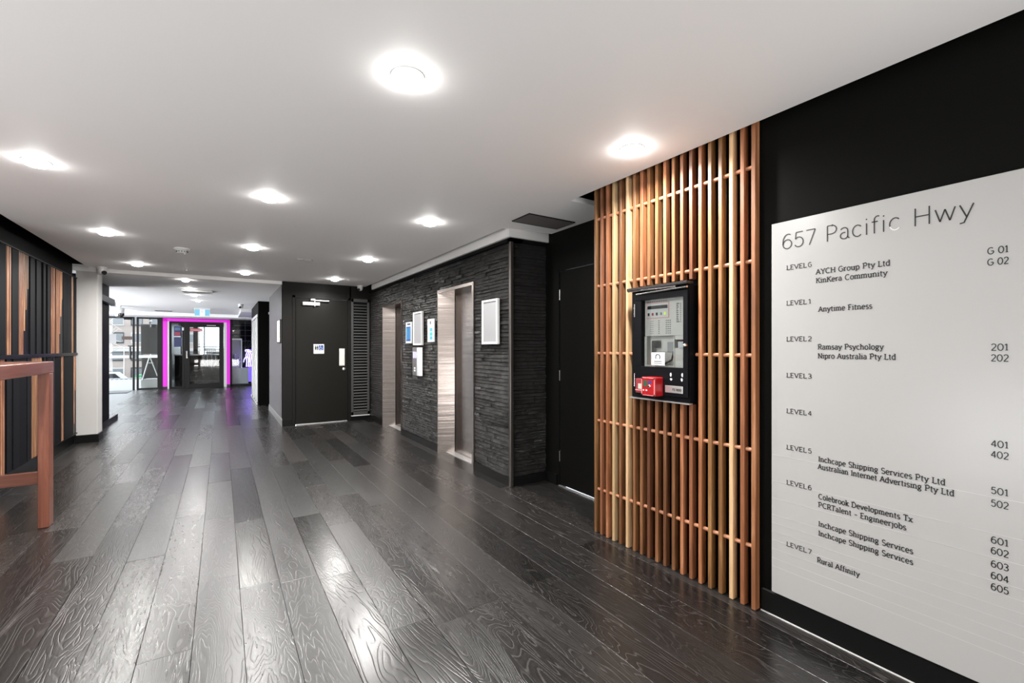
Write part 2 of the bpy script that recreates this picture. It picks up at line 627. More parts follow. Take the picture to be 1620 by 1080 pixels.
struct('baseboard_lift', MB().box(LX, back + .01, 3.60, L2[0] - .002, 0, .083).box(LX, back + .01, L2[1] + .002, L1[0] - .002, 0, .083).box(LX, back + .01, L1[1] + .002, 8.35, 0, .083), M['dark_brown_wall'])
struct('baseboard_lift_side', BX(2.302, XD, 3.585, 3.61, 0, .083), M['baseboard'])
# pale bulkhead above the stone
bk_ = MB()
bk_.box(2.30, 2.9, 3.545, 3.60, 2.325, 2.60)
bk_.box(2.235, 2.30, 3.545, 8.10, 2.325, 2.60)
struct('trim_5', bk_, M['trim_white'])
struct('trim_6', MB().box(2.262, 2.4, 3.57, 8.36, 2.292, 2.325).box(2.262, XD, 3.57, 3.62, 2.292, 2.325), M['void'])  # black strip stands in for the shadow gap above the stone

def lift(name, label, Y0, Y1, nearleaf):
    t_ = thing(name, label, 'elevator', (LX, (Y0 + Y1) / 2, 0), 'passenger elevators in the stone wall')
    dx = 2.46
    j = MB()
    # far jamb and near jamb splay back to the doors; header above
    j.poly([(LX - .004, Y1, 0), (dx, Y1 - .085, 0), (dx, Y1 - .085, LH - .045), (LX - .004, Y1, LH), (LX - .004, Y1 + .012, 0), (dx, Y1 + .012, 0), (dx, Y1 + .012, LH), (LX - .004, Y1 + .012, LH)],
           [(0, 1, 2, 3), (4, 7, 6, 5), (0, 3, 7, 4), (1, 5, 6, 2), (3, 2, 6, 7)])
    j.build('jamb', M['steel'], t_)
    j = MB()
    j.poly([(LX - .004, Y0 + .04, 0), (dx, Y0 + .06, 0), (dx, Y0 + .06, LH - .045), (LX - .004, Y0 + .04, LH - .04), (LX - .004, Y0, 0), (dx, Y0, 0), (dx, Y0, LH), (LX - .004, Y0, LH)],
           [(0, 3, 2, 1), (4, 5, 6, 7), (0, 4, 7, 3), (1, 2, 6, 5), (3, 7, 6, 2)])
    j.build('jamb', M['steel'], t_)
    BB(LX - .004, dx, Y0 + .01, Y1 - .002, LH - .038, LH, b=.002).build('header', M['steel'], t_)
    ym = Y0 + .36
    BX(dx, dx + .03, ym, Y1 + .06, .012, LH - .02).build('door_panel', M['steel'], t_)
    BX(dx + .006, dx + .036, Y0 + .02, ym - .004, .012, LH - .02).build('door_panel', M['steel'], t_)
    BX(LX + .09, dx + .05, Y0 + .04, Y1 - .03, 0.001, .006).build('sill', M['alu'], t_)
    BX(dx - .004, dx + .001, Y1 - .093, Y1 - .084, .01, LH - .05).build('dark_gap', M['void'], t_)
    BX(LX + .30, LX + .33, Y0, Y1 + .02, 0, LH).build('shaft_lining', M['void'], t_)
    MB().lathe([(.006, 0), (.006, -.002)], (dx, Y0 + .55, 1.90), 'x', 12).build('key_hole', M['black_plastic'], t_)
    return t_
lift('elevator', 'brushed steel elevator doorway nearest to the timber slat screen', *L2, 1)
lift('elevator', 'brushed steel elevator doorway further back, beside the louvred grille', *L1, 0)

# ================================================================ BACK WALL with toilet door and louvre
BY = 8.37
bw = MB()
bw.box(.85, 1.00, BY, BY + .1, 0, 2.62)
bw.box(1.00, 1.945, BY, BY + .1, 2.175, 2.62)
bw.box(1.925, 2.45, BY, BY + .1, 0, 2.62)
struct('wall_back', bw, M['dark_brown_wall'])
struct('baseboard_back', MB().box(.845, 1.0, BY - .012, BY, 0, .11).box(1.94, 2.27, BY - .012, BY, 0, .085), M['baseboard'])
fr = MB()
fr.bbox(1.0, 1.045, BY - .012, BY + .08, 0, 2.18)
fr.bbox(1.895, 1.935, BY - .012, BY + .08, 0, 2.18)
fr.bbox(1.0, 1.935, BY - .012, BY + .08, 2.14, 2.18)
d1 = BB(1.048, 1.893, BY + .012, BY + .05, .015, 2.137).build('door_1', M['door_paint'], kind='structure')
fr.build('door_frame', M['dark_brown_wall'], d1)
DF = BY + .012
BX(1.06, 1.885, BY - .006, BY + .03, .001, .012).build('threshold', M['steel_trim'], d1)
cl_ = BB(1.155, 1.425, DF - .05, DF, 2.02, 2.077, b=.006).build('door_closer', M['aluw'], d1)
BB(1.335, 1.35, DF - .056, DF, 2.005, 2.09, b=.002).build('closer_band', M['alu'], cl_)
BB(1.29, 1.57, DF - .075, DF - .06, 2.098, 2.114, b=.003).build('closer_arm', M['alu'], cl_)
BB(1.275, 1.345, DF - .08, DF - .01, 2.10, 2.13, b=.003).build('closer_bracket', M['aluw'], cl_)
pp_ = BB(1.748, 1.842, DF - .006, DF, .985, 1.288, b=.003).build('push_plate', M['aluw'], d1)
BX(1.757, 1.833, DF - .0075, DF - .006, .995, 1.25).build('plate_inset', M['offwhite'], pp_)
def textline(mb, s, *a):
    pass
MB().lathe([(.028, 0), (.028, -.012), (.018, -.02), (.0, -.02)], (1.826, DF, .925), 'y', 20).build('lock_cylinder', M['alu'], d1)
BX(1.824, 1.828, DF - .022, DF - .019, .912, .938).build('key_slot', M['black_plastic'], d1)

# louvre
lv = thing('louvre_grille', 'tall narrow charcoal louvred grille between the toilet door and the stone wall', 'grille', (2.12, BY, 0))
f = MB()
LY = BY - .03
f.bbox(1.945, 1.985, LY, BY, .095, 2.175)
f.bbox(2.228, 2.265, LY, BY, .095, 2.175)
f.bbox(1.945, 2.265, LY, BY, 2.115, 2.175)
f.bbox(1.945, 2.265, LY, BY, .10, .16)
f.build('frame', M['louvre'], lv)
BX(1.97, 2.24, BY - .003, BY - .001, .12, 2.15).build('backing', M['void'], lv)
sl = MB().prism([(LY + .002, -.013), (LY + .006, -.017), (BY - .008, .005), (BY - .012, .010)], 'x', -.122, .122)
sme = None
for i in range(38):
    z = .19 + i * .0507
    if sme is None:
        o = sl.build('slat', M['louvre'], lv)
        sme = o.data
        bz = o.location.copy()
    else:
        o = bpy.data.objects.new('slat', sme)
        link(o, lv)
    o.location = (-.014, o.location.y if i == 0 else bz.y, z)
# the prism was made about x=0, recentre its mesh on the grille
for v_ in sme.vertices:
    v_.co.x += 2.12
BB(1.945, 2.27, LY - .004, BY, .083, .097, b=.002).build('sill', M['white_plastic'], lv)

# toilet sign
ts = BB(1.33, 1.50, DF - .006, DF, 1.198, 1.362, b=.002).build('toilet_sign', M['paper'])
tag(ts, 'square toilet sign with black figures and blue wheelchair symbol on charcoal door', 'sign')
y_ = DF - .0075
BX(1.412, 1.485, y_, DF - .005, 1.262, 1.345).build('blue_square', M['blue'], ts)
p = MB()
def fig(mb, cx, zb, h, yy, skirt=False):
    mb.lathe([(.0, 0), (h * .1, 0), (h * .1, -.001), (0, -.001)], (cx, yy, zb + h * .9), 'y', 12)
    w_ = h * .16
    if skirt:
        mb.prism([(cx - w_ * .6, zb + h * .77), (cx + w_ * .6, zb + h * .77), (cx + w_ * 1.2, zb + h * .3), (cx - w_ * 1.2, zb + h * .3)], 'y', yy - .001, yy)
    else:
        mb.box(cx - w_, cx + w_, yy - .001, yy, zb + h * .4, zb + h * .77)
    mb.box(cx - w_ * .75, cx - w_ * .1, yy - .001, yy, zb, zb + h * .42)
    mb.box(cx + w_ * .1, cx + w_ * .75, yy - .001, yy, zb, zb + h * .42)
fig(p, 1.362, 1.262, .08, DF - .006, True)
fig(p, 1.392, 1.262, .08, DF - .006)
p.build('pictogram', M['letter'], ts)
p = MB()
p.lathe([(0, 0), (.007, 0), (.007, -.001), (0, -.001)], (1.44, y_, 1.335), 'y', 10)
p.tube([(1.441, y_, 1.327), (1.444, y_, 1.305), (1.462, y_, 1.303), (1.470, y_, 1.283)], .003, 6)
cc = [(1.446 + .021 * math.cos(a_), y_, 1.292 + .021 * math.sin(a_)) for a_ in [math.radians(q) for q in range(110, 361, 25)]]
p.tube(cc, .003, 6)
p.build('pictogram', M['paper'], ts)

# ================================================================ FAR RIGHT: grey wall, black block, slatted screen
struct('wall_corridor', BX(.85, 1.0, BY + .001, 10.78, 0, 2.62), M['grey_wall'])
struct('baseboard_corridor', MB().prism([(.838, 0), (.85, 0), (.85, .12), (.845, .12), (.838, .10)], 'y', BY - .012, 10.79), M['base_grey'])
struct('wall_recess_back', BX(1.15, 1.25, 10.6, 12.1, 0, 2.62), M['void'])
d3 = BB(1.09, 1.13, 10.82, 11.66, .01, 2.05).build('door_3', M['black_wall'], kind='structure')
BB(.86, 1.1, 11.05, 11.12, 2.02, 2.07).build('door_closer', M['grey_plastic'], d3)
struct('wall_block', BX(.70, 1.2, 11.70, 14.3, 0, 2.62), M['black_wall'])
sc = thing('shutter_screen', 'perforated pale strip screen folded against the black corridor block', 'screen', (.69, 12.9, 0))
for k, y0 in enumerate((11.85, 12.35, 12.95, 13.6)):
    b_ = MB().bbox(.678, .698, y0, y0 + .16, .06, 1.98, b=.002)
    st = b_.build('strip', M['alu'], sc)
    hq = MB()
    for i in range(44):
        hq.box(.676, .6785, y0 + .05, y0 + .11, .10 + i * .0425, .122 + i * .0425)
    hq.build('slot', M['black_plastic'], st)
BB(.675, .698, 11.8, 13.9, 1.99, 2.06).build('head_rail', M['alu'], sc)
BB(.675, .698, 11.8, 14.2, .005, .04).build('floor_rail', M['alu'], sc)
# lit wall box near the corner
wl_ = thing('wall_light_box', 'small upright lit white box on the grey corridor wall', 'wall light', (.84, 8.75, 1.58))
BB(.825, .85, 8.52, 8.98, 1.38, 1.78, b=.004).build('casing', M['black_plastic'], wl_)
BB(.815, .826, 8.54, 8.80, 1.40, 1.76, b=.003).build('face', M['lightbox'], wl_)

# ================================================================ LEFT SIDE
struct('wall_left', BX(-1.9, -1.70, 5.35, 8.40, 0, 2.62), M['black_wall'])
struct('baseboard_left', BX(-1.70, -1.685, 5.35, 8.39, 0, .135), M['baseboard'])
struct('wall_foyer_unseen', BX(-4.7, -4.6, -4.3, 5.4, 0, 2.62), M['white_paint'])  # unseen solid wall closing the assumed foyer, added to keep sky light out
struct('wall_foyer_end', BX(-4.7, -1.9, 5.35, 5.45, 0, 2.62), M['white_paint'])
struct('wall_rear', MB().box(-4.6, 2.4, -4.3, -4.2, 0, 2.62), M['white_paint'])
# white column
colm = MB().bbox(-1.665, -1.445, 8.405, 8.70, .105, 2.42, b=.004)
column = tag(colm.build('column', M['white_paint']), 'white painted column at the end of the slatted black wall', 'column')
BB(-1.68, -1.432, 8.39, 8.71, 0, .105).build('plinth', M['baseboard'], column)
# black blade wall behind it
struct('wall_blade', BX(-2.2, -1.62, 8.72, 10.3, 0, 2.349), M['black_wall'])
struct('baseboard_blade', BX(-1.62, -1.60, 8.72, 10.95, 0, .09), M['baseboard'])
rl = thing('sliding_door_rail', 'black sliding door rail with white end high on the wall behind the column', 'rail', (-1.6, 9.8, 2.08))
BB(-1.618, -1.545, 8.75, 10.3, 2.03, 2.13).build('track', M['black_satin'], rl)
BB(-1.61, -1.55, 10.3, 10.42, 2.02, 2.10).build('end_cap', M['white_plastic'], rl)

# slatted wall panels
def slat_panel(label, y0, y1, z0, z1, spec):
    t_ = thing('slatted_wall_panel', label, 'wall panel', (-1.67, (y0 + y1) / 2, z0), 'slatted panels on the left wall')
    BX(-1.695, -1.684, y0, y1, z0, z1).build('backing_board', M['black_satin'], t_)
    f_ = MB()
    f_.box(-1.695, -1.645, y0, y1, z0, z0 + .012)
    f_.box(-1.695, -1.645, y0, y1, z1 - .012, z1)
    f_.build('edge_strip', M['black_satin'], t_)
    for (kind, a_, b_, cut) in spec:
        a_, b_ = max(a_, y0), min(b_, y1)
        if b_ - a_ < .01:
            continue
        if kind == 'c':
            n = max(1, round((b_ - a_) / .046))
            BX(-1.684, -1.660, a_, b_, z0 + .012, z1 - .012).build('underlay', M['black_satin'], t_)
            p_ = (b_ - a_) / n
            for i in range(n):
                za, zb = z0 + .012, z1 - .012
                if cut:
                    frac = (i + .5) / n
                    if frac > .45:
                        za = z0 + .012 + (z1 - z0) * (frac - .40) * 1.25
                        za = min(za, z1 - .25)
                ya = a_ + i * p_
                MB().prism([(-1.6595, ya + .002), (-1.654, ya + .005), (-1.654, ya + p_ * .40), (-1.6595, ya + p_ * .46)], 'z', za, zb).build('timber_batten', M['copper'], t_)
        elif kind == 'b':
            n = max(1, round((b_ - a_) / .17))
            p_ = (b_ - a_) / n
            for i in range(n):
                ya = a_ + i * p_
                tw = random.uniform(-.010, .010)
                MB().prism([(-1.684, ya + .004), (-1.655 + tw, ya + .008), (-1.655 - tw, ya + p_ - .008), (-1.684, ya + p_ - .004)], 'z', z0 + .012, z1 - .012).build('black_board', M['black_gloss'], t_)
        elif kind == 's':
            BX(-1.684, -1.650, a_, b_, z0 + .012, z1 - .012).build('seam_strip', M['steel_trim'], t_)
    return t_
up = [('b', 5.36, 5.965, 0), ('c', 5.97, 6.13, 0), ('b', 6.135, 6.295, 0), ('c', 6.30, 6.585, 1), ('b', 6.59, 6.975, 0), ('s', 6.977, 6.989, 0),
      ('b', 6.99, 7.30, 0), ('c', 7.302, 7.46, 0), ('c', 7.48, 7.76, 1), ('b', 7.78, 8.155, 0), ('c', 8.16, 8.255, 0), ('b', 8.26, 8.385, 0)]
lo = [('c', 5.65, 5.975, 0), ('b', 5.98, 6.495, 0), ('s', 6.497, 6.51, 0), ('b', 6.512, 6.66, 0), ('c', 6.665, 6.99, 0), ('b', 7.0, 7.65, 0),
      ('c', 7.66, 7.80, 0), ('b', 7.81, 8.22, 0), ('c', 8.225, 8.36, 1)]
slat_panel('upper wall panel of black boards and copper battens at the left picture edge', 5.36, 6.983, 1.222, 2.25, up)
slat_panel('upper wall panel of black boards and copper battens next to the white column', 6.985, 8.385, 1.222, 2.25, up)
slat_panel('lower wall panel of black boards and copper battens behind the left end of the table', 5.36, 6.503, .14, 1.208, lo)
slat_panel('lower wall panel of black boards and copper battens running to the white column', 6.505, 8.385, .14, 1.208, lo)
struct('trim_7', BX(-1.695, -1.640, 5.36, 8.39, 1.209, 1.221), M['black_satin'])

# high table at the left edge
tb = thing('high_table', 'reddish brown wooden high table standing before the slatted black wall', 'table', (-1.3, 4.1, 0))
BB(-1.62, -1.052, 3.0, 4.70, 1.115, 1.20, b=.004).build('tabletop', M['tabley'], tb)
for (lx, ly) in ((-1.112, 4.59), (-1.60, 4.59), (-1.112, 3.05), (-1.60, 3.05)):
    BB(lx, lx + .06, ly, ly + .10, 0, 1.114, b=.003).build('leg', M['table'], tb)
BB(-1.541, -1.113, 4.61, 4.66, .315, .400, b=.003).build('stretcher', wood_mat('merbau_stretcher', [(.10, .032, .019), (.16, .053, .031), (.23, .085, .050)], .33, .8, axis='x', vary=False), tb)
BB(-1.541, -1.113, 3.07, 3.12, .315, .400, b=.003).build('stretcher', M['tabley'], tb)

# ================================================================ TIMBER SLAT SCREEN with fire panel opening
tsn = thing('timber_slat_screen', 'floor to ceiling screen of upright cedar slats on round rods', 'screen', (2.24, 1.84, 0))
SY = [2.399, 2.341, 2.284, 2.224, 2.163, 2.102, 2.043, 1.983, 1.926, 1.864, 1.804, 1.743, 1.685, 1.625, 1.566, 1.507, 1.446, 1.385, 1.325, 1.268]
PALE = {3, 5, 17}
def slat(y, z0, z1, mt):
    o = BB(2.222, 2.262, y - .021, y, z0, z1, b=.0018).build('slat', mt, tsn, origin=(2.242, y - .01, (z0 + z1) / 2))
    return o
for i, y in enumerate(SY):
    mt = M['slat_pale'] if i in PALE else M['slat']
    if 1.60 < y < 2.02:
        slat(y, .002, .982, mt)
        slat(y, 1.685, 2.60, mt)
    else:
        slat(y, .002, 2.60, mt)
for z in (2.204, 1.734, 1.262, .789, .307):
    segs = [(1.25, 2.40)] if not (1.0 < z < 1.65) else [(1.25, 1.592), (2.022, 2.40)]
    for a_, b_ in segs:
        MB().tube([(2.244, a_, z), (2.244, b_, z)], .0105, 10).build('rod', M['rod'], tsn)
BX(2.225, 2.262, 1.24, 2.41, 0.0, .002).build('floor_strip', M['black_plastic'], tsn)

# fire panel
FX = 2.19
fp = thing('fire_alarm_panel', 'black fire alarm cabinet with glazed door set into the timber slat screen', 'fire alarm panel', (FX, 1.807, 1.33))
cab = MB()
Y0, Y1, Z0, Z1 = 1.597, 2.018, .992, 1.652
cab.box(FX + .004, FX + .07, Y0, Y1, Z0, 1.186)
cab.box(FX + .004, FX + .07, Y0, Y1, 1.592, Z1)
cab.box(FX + .004, FX + .07, Y0, 1.630, 1.186, 1.592)
cab.box(FX + .004, FX + .07, 1.938, Y1, 1.186, 1.592)
cab.build('cabinet', M['black_satin'], fp)
dr = MB()
for a in ((Y0 + .006, Y1 - .035, Z0 + .03, 1.186), (Y0 + .006, Y1 - .035, 1.592, 1.625), (Y0 + .006, 1.632, 1.186, 1.592), (1.936, Y1 - .035, 1.186, 1.592)):
    dr.bbox(FX - .012, FX + .003, *a, b=.0015)
door_f = dr.build('door', M['black_satin'], fp)
BX(FX - .004, FX - .002, 1.632, 1.936, 1.186, 1.592).build('window_pane', M['glass'], door_f)
MB().lathe([(.011, 0), (.011, -.012), (.006, -.02), (0, -.02)], (FX - .012, 1.614, 1.315), 'x', 14).build('lock', M['chrome'], door_f)
for z in (1.532, 1.10):
    MB().tube([(FX - .016, 1.982, z - .04), (FX - .016, 1.982, z + .04)], .004, 8).build('hinge', M['chrome'], door_f)
MB().tube([(FX - .018, 2.032, 1.655), (FX - .018, 1.673, 1.650)], .007, 10).build('top_bar', M['chrome'], fp)
MB().tube([(FX - .022, 1.961, 1.630), (FX - .018, 1.60, 1.640)], .006, 10).build('top_bar', M['chrome'], fp)
BB(FX - .03, FX + .03, Y0 - .004, Y1 + .018, 1.655, 1.672).build('canopy', M['black_plastic'], fp)
BX(FX - .01, FX + .02, Y0 - .004, Y1 + .01, .984, .991).build('bottom_edge', M['alu'], fp)
IX = FX + .028
# inner face: upper fascia, lower bay with handset, right compartment
BX(IX, IX + .01, 1.632, 1.936, 1.372, 1.592).build('fascia', M['offwhite'], fp)
BX(IX, IX + .01, 1.632, 1.716, 1.186, 1.300).build('compartment_cover', M['offwhite'], fp)
BX(IX, IX + .01, 1.632, 1.716, 1.348, 1.371).build('compartment_cover', M['offwhite'], fp)
BX(IX + .02, IX + .035, 1.632, 1.716, 1.300, 1.348).build('slot', M['black_plastic'], fp)
bay = MB()
bay.box(IX + .03, IX + .035, 1.72, 1.93, 1.186, 1.37)
bay.box(IX - .005, IX + .03, 1.716, 1.722, 1.186, 1.37)
bay.box(IX - .005, IX + .03, 1.918, 1.936, 1.186, 1.37)
bay.box(IX - .008, IX + .03, 1.722, 1.918, 1.186, 1.196)
bay.build('handset_bay', M['offwhite'], fp)
kp = BX(IX + .026, IX + .03, 1.745, 1.79, 1.275, 1.335).build('keypad', M['grey_plastic'], fp)
hs_ = MB()
hs_.bbox(IX + .002, IX + .03, 1.835, 1.875, 1.30, 1.345, b=.006)
hs_.bbox(IX - .004, IX + .02, 1.868, 1.888, 1.21, 1.345, b=.006)
hs_.bbox(IX + .002, IX + .03, 1.835, 1.888, 1.20, 1.235, b=.006)
hs_.build('handset', M['black_plastic'], fp)
MB().tube([(IX + .015, 1.87, 1.20), (IX + .0, 1.85, 1.198), (IX + .005, 1.80, 1.20), (IX + .01, 1.745, 1.23), (IX + .015, 1.735, 1.28)], .006, 8).build('cord', M['black_plastic'], fp)
# display block
dsp = BX(IX - .003, IX, 1.757, 1.922, 1.478, 1.572).build('display_block', M['redframe'], fp)
BX(IX - .004, IX - .002, 1.761, 1.918, 1.482, 1.568).build('display_field', M['white_plastic'], dsp)
BX(IX - .005, IX - .0038, 1.765, 1.914, 1.535, 1.555).build('lcd_screen', M['black_plastic'], dsp)
for k, mt in enumerate(('black_plastic', 'red', 'black_plastic', 'grey_plastic', 'yellow_led')):
    yb = 1.903 - k * .031
    BB(IX - .012, IX - .003, yb - .005, yb + .005, 1.495, 1.512, b=.002).build('push_button', M[mt], dsp)
dots = MB()
for i in range(7):
    z = 1.462 - i * .0125
    for yy in (1.83, 1.776, 1.762, 1.748):
        dots.box(IX - .002, IX, yy - .0035, yy + .0035, z - .002, z + .002)
    dots.box(IX - .001, IX, 1.885 - .014, 1.885 + .012, z - .001, z + .0006)
for i in range(11):
    z = 1.556 - i * .0105
    wd = (.018, .012, .014, .008, .012, .011, .013, .012, .013, .014, .02)[i]
    dots.box(IX - .001, IX, 1.705 - wd, 1.705, z - .003, z + .002)
    dots.box(IX - .001, IX, 1.674, 1.68, z - .003, z + .001)
for i in range(9):
    dots.box(IX - .0045, IX - .0038, 1.915 - i * .017 - .011, 1.915 - i * .017, 1.5775, 1.5812) if i < 9 else None
dots.build('printed_marks', M['letter'], fp, kind='stuff')
BX(IX + .003, IX + .0, 1.66, 1.664, 1.236, 1.24).build('keyhole', M['black_plastic'], fp)
# hanging tags
tg1 = tag(BB(FX - .0165, FX - .0125, 1.753, 1.851, 1.196, 1.272, b=.0015).build('card_tag', M['paper']), 'larger white round-cornered card with arc symbol on the fire panel window', 'tag', 'cards in the fire alarm panel')
arc_ = MB()
for a0 in range(0, 181, 12):
    pass
arc_.tube([(FX - .017, 1.802 + .016 * math.cos(math.radians(q)), 1.246 + .016 * math.sin(math.radians(q))) for q in range(-40, 221, 20)], .0022, 6)
arc_.box(FX - .0172, FX - .0164, 1.775, 1.83, 1.219, 1.222)
arc_.box(FX - .0172, FX - .0164, 1.772, 1.832, 1.209, 1.211)
arc_.build('printed_symbol', M['letter'], tg1)
tg2 = tag(BB(FX + .012, FX + .015, 1.641, 1.684, 1.300, 1.336, b=.001).build('card_tag', M['paper']), 'smaller white card with pink dots at the dark slot of the fire panel', 'tag', 'cards in the fire alarm panel')
BX(FX + .0112, FX + .0122, 1.66, 1.664, 1.332, 1.341).build('pin', M['red'], tg2)
# worn sticker patches and rating label
wp = MB()
for (yy, zz, a, b) in ((1.713, 1.147, .006, .013), (1.636, 1.146, .007, .014), (1.711, 1.119, .008, .008), (1.639, 1.119, .008, .011)):
    pts = [(yy + a * random.uniform(.7, 1.2) * math.cos(q), zz + b * random.uniform(.6, 1.1) * math.sin(q)) for q in [k * PI / 4 for k in range(8)]]
    MB().prism(pts, 'x', FX - .0135, FX - .012).build('peeled_sticker_patch', M['paper'], fp)
lb = BB(FX - .0145, FX - .012, 1.632, 1.752, 1.042, 1.083, b=.001).build('rating_label', M['alu'], fp)

# red communicator box
rb = thing('red_alarm_box', 'red box with small green screen mounted low on the fire alarm cabinet', 'alarm box', (FX - .04, 1.83, 1.08))
bx = MB().bbox(FX - .085, FX - .0125, 1.765, 1.868, 1.018, 1.128, b=.004)
bx.build('housing', M['red'], rb)
fx_ = FX - .085
fr = MB()
for a in ((1.768, 1.772, 1.03, 1.118), (1.861, 1.865, 1.03, 1.118), (1.778, 1.856, 1.021, 1.024), (1.778, 1.856, 1.122, 1.126)):
    fr.box(fx_ - .0015, fx_ + .001, *a)
fr.build('pale_edge', M['redframe'], rb)
for (a, b) in ((1.771, 1.024), (1.862, 1.024), (1.771, 1.122), (1.862, 1.122)):
    MB().lathe([(.005, 0), (.005, -.003), (.0, -.003)], (fx_, a, b), 'x', 10).build('corner_screw', M['black_plastic'], rb)
BX(fx_ - .001, fx_ + .001, 1.822, 1.852, 1.072, 1.108).build('screen', M['lcd'], rb)
BX(fx_ - .001, fx_ + .001, 1.79, 1.816, 1.092, 1.106).build('blue_label', M['blue'], rb)
MB().lathe([(.009, 0), (.009, -.006), (.004, -.008), (0, -.008)], (fx_, 1.804, 1.077), 'x', 14).build('key_switch', M['chrome'], rb)
MB().lathe([(.0045, 0), (.0045, -.009), (0, -.009)], (fx_ - .002, 1.804, 1.077), 'x', 10).build('key_switch_core', M['black_plastic'], rb)
for a in (1.849, 1.827):
    MB().lathe([(.005, 0), (.005, -.003), (0, -.004)], (fx_, a, 1.05), 'x', 10).build('button', M['white_plastic'], rb)
sb = thing('red_call_point', 'small dull red box with pale label left of the red screened box', 'alarm box', (FX - .02, 1.92, 1.07))
BB(FX - .035, FX - .0125, 1.874, 1.958, 1.025, 1.112, b=.003).build('housing', nm('dull_red_plastic', (.26, .035, .045), .35), sb)
BX(FX - .037, FX - .034, 1.878, 1.935, 1.05, 1.082).build('label_plate', nm('greenish_label', (.45, .5, .42), .4), sb)
BX(FX - .038, FX - .034, 1.876, 1.956, 1.040, 1.045).build('ledge', M['redframe'], sb)

